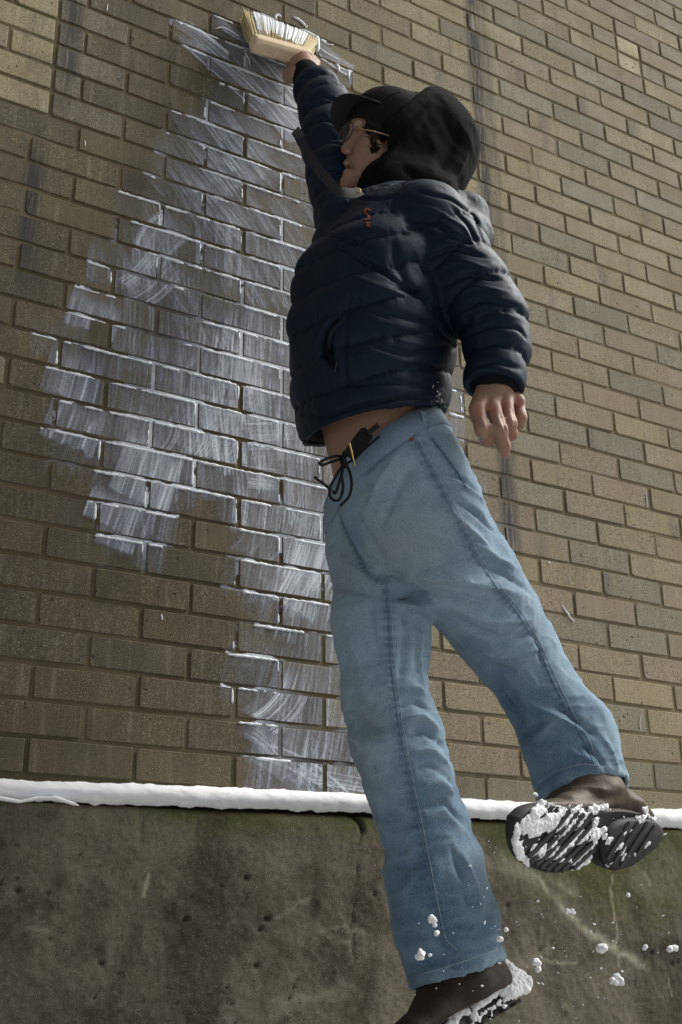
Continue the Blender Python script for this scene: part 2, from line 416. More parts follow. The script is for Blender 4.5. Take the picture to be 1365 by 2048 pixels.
# ---------------------------------------------------------------- whitewash brushed on the bricks
def paint_film():
    h = 0.0021
    U0, U1, Z0, Z1 = -0.20, 1.06, 0.0, 2.02
    nu, nz = int((U1 - U0) / h), int((Z1 - Z0) / h)
    us, zs = U0 + (np.arange(nu) + .5) * h, Z0 + (np.arange(nz) + .5) * h
    al = np.zeros((nz, nu), np.float32)
    base = np.zeros((nz, nu), np.float32)
    rg = np.random.default_rng(11)
    inside = lambda u, z: inside_poly(OUTLINE, u, z)
    prof_t = np.arange(0, 4096)
    bristle = np.abs(np.convolve(rg.normal(size=4096), np.array([.25, .5, .25]), 'same')) 
    coarse = np.interp(np.arange(4096), np.arange(0, 4104, 9), rg.random(456))
    def stroke(u, z, ang, w, l, curve, strength, wash):
        """One sweep of the brush: bristle lines along it, each ending raggedly."""
        R = math.hypot(w, l) / 2 + abs(curve) * l * l * .2 + .02
        i0, i1 = max(0, int((u - R - U0) / h)), min(nu, int((u + R - U0) / h) + 1)
        j0, j1 = max(0, int((z - R - Z0) / h)), min(nz, int((z + R - Z0) / h) + 1)
        if i1 <= i0 or j1 <= j0: return
        X, Zg = np.meshgrid(us[i0:i1] - u, zs[j0:j1] - z)
        ca, sa = math.cos(ang), math.sin(ang)
        s = X * ca + Zg * sa; t = -X * sa + Zg * ca
        t = t - curve * s * s
        o = rg.integers(0, 3000)
        ti = np.clip(((t + w) / .0017).astype(int), 0, 900) + o
        b = bristle[ti % 4096]; cz = coarse[ti % 4096]
        e0 = -l / 2 + .05 * cz * l * 3 * rg.random(); e1 = l / 2 - .16 * l * (b * .5 + cz)
        along = sstep(0, .012, s - e0) * sstep(0, .05, e1 - s)
        edge = sstep(0, .006, w / 2 - np.abs(t) - .012 * (cz - .5))
        m = along * edge
        fade = .55 + .45 * (0.5 - s / l)
        a = m * strength * np.clip((b - .35) * 1.25, 0, 1.2) * fade * (.45 + .8 * cz)
        al[j0:j1, i0:i1] = 1 - (1 - al[j0:j1, i0:i1]) * (1 - np.clip(a, 0, .85))
        base[j0:j1, i0:i1] = np.maximum(base[j0:j1, i0:i1], m * wash * (.7 + .5 * cz))
    n = 0
    while n < 560:
        u, z = rg.uniform(U0, U1), rg.uniform(Z0, Z1)
        if not inside(u, z): continue
        fld = noise3(np.array([[u * 3.2, z * 4.0, 0]]), 77)[0]
        dn = np.clip(.62 + .75 * noise3(np.array([[u * 4.5, z * 3.4, 4]]), 78)[0], .12, 1.3) * (.25 if u > .62 and z < 1.0 else 1)
        q_ = project((u, 0, z))[0]
        dn *= 1 + .7 * math.exp(-((q_[0] - 470) / 60) ** 2) * (480 < q_[1] < 920) + .35 * math.exp(-((q_[0] - 170) / 80) ** 2 - ((q_[1] - 720) / 130) ** 2)
        ang = math.radians(86 + 17 * fld + rg.normal(0, 3))
        if z > 1.30: ang = math.radians(128 + 8 * fld + rg.normal(0, 4))
        elif z > 1.05 and rg.random() < .5: ang = math.radians(112 + 8 * fld + rg.normal(0, 4))
        w = rg.uniform(.06, .17); l = rg.uniform(.10, .24)
        cv = rg.normal(0, .6) + (rg.choice((-7, 7)) if rg.random() < .08 else 0)
        stroke(u, z, ang, w, l, cv, rg.uniform(.08, .40) * dn, rg.uniform(.03, .13) * dn); n += 1
    # sweeps that make the ragged outline, and fresh ones by the brush
    for (px, py, ang, w, l, cv, st) in ((440, 130, 150, .09, .32, 0, .8), (560, 170, 140, .14, .42, 0, .7), (400, 70, 160, .05, .2, 1, .7), (460, 62, 165, .04, .16, -3, .6), (545, 185, 138, .16, .30, 0, .5),
            (640, 200, 140, .12, .3, 0, .6), (655, 110, 150, .06, .16, -3, .8), (600, 1520, 160, .06, .30, 1.5, .9), (560, 1535, 150, .05, .22, 2, .8), (670, 1560, 175, .035, .25, 0, .7), (520, 1470, 150, .05, .15, 3, .7),
            (330, 470, 55, .1, .18, -3, .6), (310, 550, 60, .1, .2, 2, .5), (190, 620, 80, .12, .14, 0, .5), (150, 740, 80, .12, .16, 0, .5), (150, 840, 76, .12, .15, 0, .5), (470, 830, 10, .08, .2, 2, .5), (560, 870, 15, .07, .2, 0, .5), (540, 960, 5, .06, .14, 0, .6),
            (230, 1010, 75, .12, .12, 0, .55), (300, 930, 75, .14, .2, 0, .7), (240, 1070, 78, .09, .08, 0, .45), (200, 1125, 85, .06, .02, 0, .5), (620, 1130, 70, .13, .25, 1, .6), (580, 1390, 60, .1, .2, 3, .7), (640, 1330, 85, .09, .4, 0, .6), (620, 1500, 88, .08, .12, 0, .7), (960, 960, 85, .05, .10, 0, .3), (915, 840, 85, .05, .14, 0, .25)):
        q = P(px, py, 0); stroke(q[0], q[2], math.radians(ang), w, l, cv, st, .3)
    for k in range(46):                       # long thin runs of thinner paint
        px = rg.normal(465, 26) if k < 26 else rg.uniform(330, 640); py = rg.uniform(480, 900) if k < 26 else rg.uniform(420, 1000)
        q = P(px, py, 0); stroke(q[0], q[2], math.radians(90 + rg.normal(0, 2)), .012, rg.uniform(.06, .26), 0, rg.uniform(.4, 1.0), .2)
    U, Z = np.meshgrid(us, zs)
    cloud = fbm(np.c_[U.ravel() * 7, Z.ravel() * 5, U.ravel() * 0], 21, 4).reshape(U.shape)
    a = 1 - (1 - al) * (1 - base * np.clip(.9 + .7 * cloud, .25, 1.6))
    # where is brick, where is joint
    row = np.floor(Z / BH).astype(int); fz = Z / BH - row
    off = np.where(row % 2 == 0, .5, 0.)
    cu = U / BL - off; fu = cu - np.floor(cu)
    jz, ju = J / 2 / BH, J / 2 / BL
    bed = (fz < jz) | (fz > 1 - jz); perp = ((fu < ju) | (fu > 1 - ju)) & ~bed
    brick = ~bed & ~perp
    cover_in = np.clip(base * 13, 0, 1) * np.clip(.75 + .8 * cloud, .1, 1)
    lum = fbm(np.c_[U.ravel() * 16, Z.ravel() * 5, U.ravel() * 0], 31, 3).reshape(U.shape)
    lum2 = fbm(np.c_[U.ravel() * 90, Z.ravel() * 90, U.ravel() * 0], 33, 3).reshape(U.shape)
    # paint scraped off the brush lodges in the joint above each brick's top edge
    below = np.where(fz < .5, fz + jz, fz - (1 - jz)) / (2 * jz)        # 0 at the brick below, 1 at the brick above
    bedfill = sstep(0, .22, (.72 + .85 * lum + .22 * lum2) - below) * .95
    perpfill = sstep(.0, .2, .24 + .7 * lum + .25 * lum2) * .8
    am = np.where(bed, np.clip(cover_in * bedfill, 0, 1), np.where(perp, cover_in * perpfill, a))
    ker = np.clip(am, 0, .96)
    y = np.where(brick, -0.0016, 0.0006)
    keep = ker > .025
    idx = -np.ones((nz, nu), int)
    q00, q10, q11, q01 = keep[:-1, :-1], keep[:-1, 1:], keep[1:, 1:], keep[1:, :-1]
    b = brick
    same = (b[:-1, :-1] == b[:-1, 1:]) & (b[:-1, :-1] == b[1:, 1:]) & (b[:-1, :-1] == b[1:, :-1])
    fm = same & (q00 | q10 | q11 | q01)
    use = np.zeros((nz, nu), bool)
    use[:-1, :-1] |= fm; use[:-1, 1:] |= fm; use[1:, 1:] |= fm; use[1:, :-1] |= fm
    idx[use] = np.arange(use.sum())
    F = np.stack([idx[:-1, :-1][fm], idx[:-1, 1:][fm], idx[1:, 1:][fm], idx[1:, :-1][fm]], 1)
    o = place(mesh_obj('whitewash', np.c_[U[use], y[use], Z[use]], F, M_PAINT, attrs={'cover': ker[use]}), wall)
    o['kind'] = 'stuff'
    # thick beads along top edges and right ends of painted bricks
    bv, bf = [], []
    def bead(pts, rad):
        n0 = len(bv); K = 6
        for (p, r_) in zip(pts, rad):
            for k in range(K):
                t = 2 * math.pi * k / K
                bv.append((p[0] + (r_ * math.cos(t) if vert else 0), p[1] + r_ * math.sin(t) * .8, p[2] + (0 if vert else r_ * math.cos(t))))
        for i in range(len(pts) - 1):
            for k in range(K):
                a0, a1 = n0 + i * K + k, n0 + i * K + (k + 1) % K
                bf.append((a0, a1, a1 + K, a0 + K))
    def cov(u, z):
        i, j = int((u - U0) / h), int((z - Z0) / h)
        return cover_in[j, i] if 0 <= i < nu and 0 <= j < nz else 0
    for (u0, u1, r, t) in bricks:
        if u1 < U0 or u0 > U1 or r * BH > Z1: continue
        z = (r + 1) * BH - J / 2
        for vert in (False, True):
            run, rad = [], []
            L = (u1 - u0) if not vert else BH
            for k in range(int(L / .004)):
                s = (k + .5) * .004
                p = (u0 + J / 2 + s, -.0004, z - .0006) if not vert else (u1 - J / 2 - .0008, -.0004, r * BH + J / 2 + s)
                if (not vert and p[0] > u1 - J / 2) or (vert and p[2] > z): break
                c = cov(p[0], p[2] - (.012 if not vert else 0)) if not vert else cov(p[0] - .012, p[2])
                nn = noise3(np.array([[p[0] * 35, p[2] * 35, 3 + vert]]), 9)[0] * .6 + noise3(np.array([[p[0] * 170, p[2] * 170, 3]]), 4)[0] * .4
                th = -.45 if not vert else -.2
                r_ = (.0011 + .0026 * max(0, nn - th)) if c > .42 and nn > th else 0
                if r_ > 0: run.append((p[0], p[1], p[2] + random.gauss(0, .0004) * (not vert))); rad.append(r_)
                elif len(run) > 1: rad[0] = rad[-1] = .0003; bead(run, rad); run, rad = [], []
                else: run, rad = [], []
            if len(run) > 1: rad[0] = rad[-1] = .0003; bead(run, rad)
    o = place(mesh_obj('paint_ridges', bv, bf, M_WET, smooth=True), wall); o['kind'] = 'stuff'
paint_film()

# ---------------------------------------------------------------- concrete base under the wall, snow, ground
def ledge_z(x): return -0.052 + 0.016 * x
def concrete():
    xs = np.arange(-0.75, 2.35, .0045); ss = np.arange(0, .62, .0045)
    X, Sg = np.meshgrid(xs, ss)
    Xf, Sf = X.ravel(), Sg.ravel()
    z = ledge_z(Xf) - Sf
    n = fbm(np.c_[Xf * 9, Sf * 9, Sf * 0], 40, 5)
    y = -0.052 + 0.0030 * n + 0.0009 * fbm(np.c_[Xf * 120, Sf * 120, Sf * 0], 41, 2)
    y = y + .010 * np.exp(-Sf / .006)                      # worn upper arris
    wear = np.zeros((len(Xf), 3))
    q = project(np.c_[Xf, y, z])
    # moss: along the top edge and over the right-hand part
    wear[:, 0] = np.clip(.85 * np.exp(-Sf / .045) * sstep(-.1, .3, Xf) + sstep(.72, 1.15, Xf) * (1 - .9 * sstep(.09, .24, Sf + .04 * n)) + .22 * sstep(.05, .0, Sf), 0, 1)
    rr = np.random.default_rng(3)
    def line(pts, w, ch, amt, dep=0, jag=.004, seed=0):
        nonlocal y
        pp = [P(a, b, .052) for a, b in pts]
        d = np.full(len(Xf), 9.)
        jx = jag * noise3(np.c_[Xf * 45, Sf * 45, Sf * 0], 50 + seed); jz = jag * noise3(np.c_[Xf * 45, Sf * 45, Sf * 0 + 5], 60 + seed)
        for a, b in zip(pp[:-1], pp[1:]):
            ax, az, bx, bz = a[0], a[2], b[0], b[2]
            t = np.clip(((Xf + jx - ax) * (bx - ax) + (z + jz - az) * (bz - az)) / ((bx - ax) ** 2 + (bz - az) ** 2), 0, 1)
            d = np.minimum(d, np.hypot(Xf + jx - ax - t * (bx - ax), z + jz - az - t * (bz - az)))
        k = np.exp(-(d / w) ** 2)
        wear[:, ch] = np.maximum(wear[:, ch], k * amt)
        y = y + dep * k
    line([(714, 1632), (722, 1660), (717, 1700), (714, 1790)], .0016, 2, .8, .0025, .006)
    line([(712, 1636), (720, 1650), (724, 1664)], .006, 2, .95, .008, .006)
    line([(714, 1790), (700, 1850), (712, 1920)], .002, 2, .5, .003)
    line([(300, 1750), (290, 1790)], .003, 1, .85, .001, .002)
    for pts, w, a in (([(1060, 1740), (1110, 1790), (1140, 1830), (1190, 1870), (1300, 1935)], .009, .8), ([(1225, 1750), (1222, 1800), (1235, 1870), (1240, 1930)], .0032, .7), ([(1290, 1745), (1300, 1770)], .004, .8), ([(1090, 1920), (1150, 1928)], .003, .6),
                     ([(990, 1720), (1060, 1750), (1150, 1780)], .016, .4), ([(1340, 1950), (1345, 1990)], .002, .7), ([(640, 1862), (690, 1856), (740, 1868)], .006, .55), ([(655, 1874), (700, 1882)], .004, .45), ([(540, 1840), (640, 1790)], .004, .25), ([(960, 1700), (1010, 1740)], .01, .35), ([(60, 1860), (100, 1862)], .003, .3), ([(880, 2000), (1100, 1900)], .012, .25), ([(560, 2010), (700, 1980)], .014, .25), ([(280, 1640), (284, 1690)], .008, .25)):
        line(pts, w, 1, a, .0008, .006, int(w * 1e4))
    for k in range(150):                                   # bug holes
        px, py = rr.uniform(-100, 1500), rr.uniform(1650, 2200)
        c = P(px, py, .052); rad = rr.choice((.0022, .003, .0045, .006), p=(.5, .3, .15, .05))
        d = np.hypot((Xf - c[0]) / rr.uniform(.9, 1.5), z - c[2])
        kk = np.exp(-(d / rad) ** 4); y = y + rad * .9 * kk; wear[:, 2] = np.maximum(wear[:, 2], .75 * kk)
    for px, py, rx, rz in ((118, 1765, .012, .014), (122, 1863, .008, .012), (8, 1690, .010, .008), (800, 1800, .01, .012), (1000, 2010, .012, .015), (275, 1860, .011, .03), (285, 1660, .006, .04), (1325, 1730, .005, .008), (630, 1810, .01, .02)):
        c = P(px, py, .052)
        d = ((Xf - c[0]) / rx) ** 2 + ((z - c[2]) / rz) ** 2 + .8 * n
        wear[:, 2] = np.maximum(wear[:, 2], .6 * np.exp(-np.clip(d, 0, 9)))
    v = np.c_[Xf, y, z]
    f = grid_faces(*X.shape)
    # flat top of the base, running back under the wall
    nx = len(xs); n0 = len(v)
    v = np.r_[v, np.c_[xs, np.full(nx, .20), ledge_z(xs) + .002]]
    a = np.arange(nx)
    f = np.r_[f, np.stack([a[:-1], n0 + a[:-1], n0 + a[1:], a[1:]], 1)]
    wear = np.r_[wear, np.zeros((nx, 3))]
    base = mesh_obj('concrete_base', v, f[:, ::-1], M_CONC, smooth=True, attrs={'wear': wear})
    tag(base, 'stained mossy concrete base under the brick wall with a thin upright crack', 'wall')
    # plain continuation to the sides and down into the ground
    lv, lf = [], []
    def slab(x0, x1, z0, z1):
        k = len(lv)
        lv.extend([(x0, -.0515, z0), (x1, -.0515, z0), (x1, -.0515, z1), (x0, -.0515, z1), (x0, .2, z1), (x1, .2, z1)])
        lf.extend([(k, k + 1, k + 2, k + 3), (k + 3, k + 2, k + 5, k + 4)])
    slab(-2.4, -.752, -1.0, -.064); slab(2.347, 5.2, -1.0, -.012); slab(-.752, 2.347, -1.0, -.67)
    place(mesh_obj('lower_face', lv, lf, M_CONC, attrs={'wear': np.tile([.2, 0, 0], (len(lv), 1))}), base)
concrete()

def snow_ledge():
    xs = np.arange(-2.3, 5.0, .006)
    K = 22
    rows = []
    e1 = fbm(np.c_[xs * 4, xs * 0, xs * 0], 70, 3); e2 = fbm(np.c_[xs * 60, xs * 0, xs * 0], 71, 3)
    for k in range(K):
        t = k / (K - 1)
        ang = -.35 * math.pi + t * .86 * math.pi            # from under the front lip over to the wall
        w = .031; hh = .0195 + .0032 * e1 - .008 * sstep(.55, -.25, xs)
        yc, zc = -.030, ledge_z(xs) + .0240 - .006 * sstep(.55, -.25, xs)
        yy = yc - w * np.cos(ang) * (1.0 if math.cos(ang) > 0 else 1.6); zz = zc + hh * np.sin(ang) * (1.25 if ang > 0 else 1.1)
        nn = fbm(np.c_[xs * 28, np.full_like(xs, t * 3), xs * 0], 72, 4)
        yy = yy + .0016 * nn + .002 * e1; zz = zz + .0009 * nn + (.0012 * e2 if k > K - 5 else 0) + (.0022 * np.minimum(e2, .25) if k < 5 else 0) + .0012 * fbm(np.c_[xs * 130, np.full_like(xs, t * 9), xs * 0], 73, 2)
        rows.append(np.c_[xs, yy, zz])
    rows[-1][:, 1] = .004
    V = np.concatenate(rows)
    o = mesh_obj('snow', V, grid_faces(K, len(xs))[:, ::-1], M_SNOW, smooth=True)
    tag(o, 'long white strip of snow lying on the concrete ledge under the bricks', kind='stuff')
    # the strip of snow that has slipped over the edge at the far left
    pts = [(-60, 1590), (-10, 1594), (40, 1603), (75, 1596), (110, 1597), (135, 1603), (158, 1611)]
    cs = [P(a, b, .062) for a, b in pts]
    ss = np.linspace(0, len(cs) - 1, 60)
    c = np.stack([np.interp(ss, range(len(cs)), [q[i] for q in cs]) for i in range(3)], 1)
    rad = np.interp(ss, [0, 2, 4, 5.5, 6], [.006, .0028, .0040, .003, .0008])
    rv, KK = [], 8
    for q, r_, s in zip(c, rad, ss):
        for k in range(KK):
            t = 2 * math.pi * k / KK
            rv.append(q + np.array((0, math.cos(t) * r_ * 1.6, math.sin(t) * r_)) * (1 + .25 * noise3(np.array([[s * 3, k * .9, 0]]), 5)[0]))
    rf = [(i * KK + k, i * KK + (k + 1) % KK, (i + 1) * KK + (k + 1) % KK, (i + 1) * KK + k) for i in range(59) for k in range(KK)]
    place(mesh_obj('slipped_snow', rv, rf, M_SNOW, smooth=True), o)
snow_ledge()

mg = Mat('trodden_snow', .85, .2); mg.color(mg.mix(mg.noise(mg.pos(), 3, 5, .65), (0.20, 0.19, 0.18), (0.50, 0.51, 0.53))); mg.bump(mg.noise(mg.pos(), 12, 5), .6, .02)
M_GROUND = mg.m
gx, gy = np.meshgrid(np.linspace(-60, 60, 121), np.linspace(-90, 0.1, 91))
gz = -0.80 + 0.03 * fbm(np.c_[gx.ravel() * .8, gy.ravel() * .8, gx.ravel() * 0], 90, 3)
g = mesh_obj('ground', np.c_[gx.ravel(), gy.ravel(), gz], grid_faces(*gx.shape), M_GROUND, smooth=True)
tag(g, 'trodden grey snow on the ground in front of the wall', kind='structure')
# ---------------------------------------------------------------- smooth solids: blended tapered limbs, meshed as one surface
def px_node(px, py, d, hw):
    c = P(px, py, d); return c, hw * depth(c) / FPX
class Solid:
    def __init__(s): s.pr = []; s.sub = []; s.planes = []
    def limb(s, nodes, k=.012, axis=None, sc=1.0, pix=True):
        """A chain of round cones through nodes (px, py, d, half width in px); axis/sc stretches its section."""
        nn = [px_node(*n) for n in nodes] if pix else [(np.asarray(a, float), r) for a, r in nodes]
        A = np.eye(3)
        if axis is not None:
            ax = np.asarray(axis, float); ax = ax / np.linalg.norm(ax); A = np.eye(3) + (1 / sc - 1) * np.outer(ax, ax)
        if len(nn) == 1: nn = nn * 2
        for i, ((a, ra), (b, rb)) in enumerate(zip(nn[:-1], nn[1:])): s.pr.append((A @ a, A @ b, ra, rb, A, k if i == 0 else max(k, .012), axis is not None))
        return s
    def cut(s, point, normal, cen=None, rad=9.0): s.planes.append((np.asarray(point, float), np.asarray(normal, float) / np.linalg.norm(normal), np.asarray(point if cen is None else cen, float), rad))
    @staticmethod
    def prim(p, q):
        a, b, ra, rb, A, k, an = q
        x = p @ A.T.astype(p.dtype) if an else p
        pa = x - a.astype(p.dtype); ba = b - a; L = float(ba @ ba)
        if L < 1e-12: return np.sqrt((pa * pa).sum(1)) - ra
        h = np.clip(pa @ (ba / L).astype(p.dtype), 0, 1)
        pa = pa - h[:, None] * ba.astype(p.dtype)
        return np.sqrt((pa * pa).sum(1)) - (ra + (rb - ra) * h)
    def f(s, p, pr=None):
        d = None
        for q in (s.pr if pr is None else pr):
            e = s.prim(p, q)
            if d is None: d = e
            else:
                k = q[5]
                hh = np.clip(.5 + .5 * (d - e) / k, 0, 1)
                d = d + (e - d) * hh - k * hh * (1 - hh)
        for o, k in s.sub:
            e = -(o.f(p)); hh = np.clip(.5 - .5 * (d - e) / k, 0, 1)
            d = d + (e - d) * hh + k * hh * (1 - hh)
        for c, n, cc, rad in s.planes:
            e = (p - c.astype(p.dtype)) @ n.astype(p.dtype)
            d = np.maximum(d, e if rad > 8 else np.where(((p - cc) ** 2).sum(1) < rad * rad, e, d))
        return d
    def mesh(s, h, B=10):
        lo, hi = np.full(3, 9.), np.full(3, -9.)
        for a, b, ra, rb, A, k, an in s.pr:
            Ai = np.linalg.inv(A); R = max(ra, rb) * (np.linalg.norm(Ai, 2)) + .01
            for c in (Ai @ a, Ai @ b): lo = np.minimum(lo, c - R); hi = np.maximum(hi, c + R)
        nb = np.ceil((hi - lo) / (h * B)).astype(int) + 1
        N = nb * B + 2
        g = np.stack(np.meshgrid(*[np.arange(n) for n in nb], indexing='ij'), -1).reshape(-1, 3)
        cen = (lo + (g + .5) * h * B).astype(np.float32)
        D = np.stack([s.prim(cen, q) for q in s.pr], 1)
        R = h * B * .8661 * 1.25
        act = np.abs(s.f(cen)) < R + .012 if not s.sub else (s.f(cen, s.pr) < R + .012)
        loc = np.stack(np.meshgrid(*[np.arange(B + 1)] * 3, indexing='ij'), -1).reshape(-1, 3)
        keys, verts, edges = [], [], []
        for bi in np.nonzero(act)[0]:
            base = g[bi] * B
            pts = (lo + (base + loc) * h).astype(np.float32)
            dm = D[bi]; m = dm.min()
            pr = [q for q, e in zip(s.pr, dm) if e < m + 2 * R + .04 and e < R + .06]
            if not pr: continue
            F = s.f(pts, pr).reshape(B + 1, B + 1, B + 1)
            F = np.where(F == 0, 1e-7, F)
            I = F < 0
            if I.all() or not I.any(): continue
            cnt = np.zeros((B, B, B), np.int8); acc = np.zeros((B, B, B, 3), np.float32)
            for ax in range(3):
                sl0 = [slice(None)] * 3; sl1 = [slice(None)] * 3
                sl0[ax] = slice(0, B); sl1[ax] = slice(1, B + 1)
                a, b = F[tuple(sl0)], F[tuple(sl1)]
                cr = (a < 0) != (b < 0)
                t = np.where(cr, a / np.where(cr, a - b, 1), 0)
                o1, o2 = [x for x in range(3) if x != ax]
                for d1 in (0, 1):
                    for d2 in (0, 1):
                        ss = [slice(0, B)] * 3
                        ss[o1] = slice(d1, B + d1); ss[o2] = slice(d2, B + d2); ss[ax] = slice(0, B)
                        c_, t_ = cr[tuple(ss)], t[tuple(ss)]
                        cnt += c_; acc[..., ax] += np.where(c_, t_, 0); acc[..., o1] += c_ * d1; acc[..., o2] += c_ * d2
                own = [slice(0, B)] * 3
                e = np.argwhere(cr[tuple(own)])
                if len(e): edges.append(np.c_[e + base, np.full(len(e), ax), I[tuple(own)][tuple(e.T)]])
            w = np.argwhere(cnt > 0)
            keys.append(w + base); verts.append(lo + (w + base + acc[tuple(w.T)] / cnt[tuple(w.T)][:, None]) * h)
        keys, verts, edges = np.concatenate(keys), np.concatenate(verts), np.concatenate(edges)
        key = lambda c: (c[:, 0] * N[1] + c[:, 1]) * N[2] + c[:, 2]
        kk = key(keys); o = np.argsort(kk); kk = kk[o]; verts = verts[o]
        quads = []
        for ax in range(3):
            e = edges[edges[:, 3] == ax]; c = e[:, :3]
            o1, o2 = (ax + 1) % 3, (ax + 2) % 3
            q = []
            for d1, d2 in ((1, 1), (0, 1), (0, 0), (1, 0)):
                cc = c.copy(); cc[:, o1] -= d1; cc[:, o2] -= d2
                k_ = key(cc); j = np.clip(np.searchsorted(kk, k_), 0, len(kk) - 1)
                q.append(np.where(kk[j] == k_, j, -1))
            q = np.stack(q, 1); ok = (q >= 0).all(1); q = q[ok]; ins = e[ok, 4] == 1
            q[~ins] = q[~ins][:, ::-1]
            quads.append(q)
        return Surf(verts, np.concatenate(quads))
class Surf:
    def __init__(s, v, f): s.v = np.asarray(v, float); s.f = f; s.at = {}
    def relax(s, n=2, lam=.5):
        f = s.f; e = np.concatenate([f[:, [0, 1]], f[:, [1, 2]], f[:, [2, 3]], f[:, [3, 0]]])
        for it in range(n):
            acc = np.zeros_like(s.v); cnt = np.zeros(len(s.v))
            for a, b in ((0, 1), (1, 0)):
                for c in range(3): acc[:, c] += np.bincount(e[:, a], s.v[e[:, b], c], len(s.v))
                cnt += np.bincount(e[:, a], minlength=len(s.v))
            s.v = s.v + lam * (acc / np.maximum(cnt, 1)[:, None] - s.v)
        return s
    def normals(s):
        v, f = s.v, s.f
        n = np.cross(v[f[:, 2]] - v[f[:, 0]], v[f[:, 3]] - v[f[:, 1]])
        r = np.zeros_like(v)
        for k in range(4):
            for c in range(3): r[:, c] += np.bincount(f[:, k], n[:, c], len(v))
        return r / np.maximum(np.linalg.norm(r, axis=1), 1e-12)[:, None]
    def tree(s): s.bvh = BVHTree.FromPolygons(s.v.tolist(), s.f.tolist()); return s.bvh
    def hit(s, px, py):
        d = Vector(ray(px, py)).normalized()
        r = s.bvh.ray_cast(Vector(CAM), d)
        if r[0] is None: 
            for rad in (4, 8, 14, 24, 40):
                for k in range(8):
                    q = s.bvh.ray_cast(Vector(CAM), Vector(ray(px + rad * math.cos(k * .785), py + rad * math.sin(k * .785))).normalized())
                    if q[0] is not None: return np.array(q[0]), np.array(q[1])
            return None, None
        return np.array(r[0]), np.array(r[1])
    def path(s, pts, step=7):
        """A photo polyline laid on the surface: points and outward normals."""
        pp = np.array(pts, float); o, nn = [], []
        L = np.r_[0, np.cumsum(np.hypot(*np.diff(pp, axis=0).T))]
        # a smooth curve through the points
        t = np.linspace(0, L[-1], max(2, int(L[-1] / step) + 1))
        xy = np.stack([np.interp(t, L, pp[:, i]) for i in (0, 1)], 1)
        if len(xy) > 6:
            for _ in range(3): xy[1:-1] = .25 * xy[:-2] + .5 * xy[1:-1] + .25 * xy[2:]
        for x, y in xy:
            a, n = s.hit(x, y)
            if a is not None:
                if n @ ray(x, y) > 0: n = -n
                o.append(a); nn.append(n)
        return np.array(o), np.array(nn)
    def crease(s, strokes):
        """Folds: each stroke is (photo polyline, width m, height m); negative heights press in."""
        N = s.normals(); disp = np.zeros(len(s.v))
        for pts, w, hgt in strokes:
            c, _ = s.path(pts, 6)
            if len(c) < 2: continue
            sel = np.nonzero(((s.v > c.min(0) - 3 * w) & (s.v < c.max(0) + 3 * w)).all(1))[0]
            if not len(sel): continue
            v = s.v[sel]; best = np.full(len(sel), 9.); tt = np.zeros(len(sel))
            for i in range(len(c) - 1):
                ab = c[i + 1] - c[i]; L = max(ab @ ab, 1e-12)
                t = np.clip((v - c[i]) @ ab / L, 0, 1); d = np.linalg.norm(v - c[i] - t[:, None] * ab, axis=1)
                m = d < best; best[m] = d[m]; tt[m] = (i + t[m]) / (len(c) - 1)
            tap = np.clip(np.minimum(tt, 1 - tt) * 4 + .15, 0, 1)
            disp[sel] += hgt * tap * (np.exp(-(best / w) ** 1.35) if hgt > 0 else np.exp(-(best / w) ** 1.7))
        s.v = s.v + N * disp[:, None]
        return s
    def blob(s, px, py, r):
        """Weight round the surface point seen at a photo pixel."""
        a, n = s.hit(px, py)
        if a is None: return np.zeros(len(s.v))
        return np.exp(-(((s.v - a) / r) ** 2).sum(1))
    def build(s, name, mat, parent=None):
        o = mesh_obj(name, s.v, s.f, mat, smooth=True, attrs=s.at)
        return place(o, parent) if parent else o
def chain_coord(v, nodes):
    """Length along a chain, and distance from it, of every vertex."""
    c = [px_node(*n)[0] for n in nodes]; best = np.full(len(v), 9.); s = np.zeros(len(v)); L0 = 0
    for a, b in zip(c[:-1], c[1:]):
        ab = b - a; L = np.linalg.norm(ab)
        t = np.clip((v - a) @ ab / L ** 2, 0, 1); d = np.linalg.norm(v - a - t[:, None] * ab, axis=1)
        m = d < best; best[m] = d[m]; s[m] = L0 + t[m] * L; L0 += L
    return s, best
def tube(c, rad, K=7, closed=False):
    c = np.asarray(c, float); n = len(c); rad = np.broadcast_to(np.asarray(rad, float), (n,))
    T = np.gradient(c, axis=0) if n > 1 else np.array([[0, 0, 1.]])
    T /= np.maximum(np.linalg.norm(T, axis=1), 1e-9)[:, None]
    u = np.cross(T[0], (0.3, .5, .8)); u /= np.linalg.norm(u)
    V = []
    for i in range(n):
        u = u - (u @ T[i]) * T[i]; u /= max(np.linalg.norm(u), 1e-9); w = np.cross(T[i], u)
        for k in range(K):
            t = 2 * math.pi * k / K; V.append(c[i] + rad[i] * (math.cos(t) * u + math.sin(t) * w))
    F = [(i * K + k, i * K + (k + 1) % K, (i + 1) * K + (k + 1) % K, (i + 1) * K + k) for i in range(n - 1) for k in range(K)]
    F += [tuple(range(K))[::-1], tuple((n - 1) * K + k for k in range(K))]
    return V, F
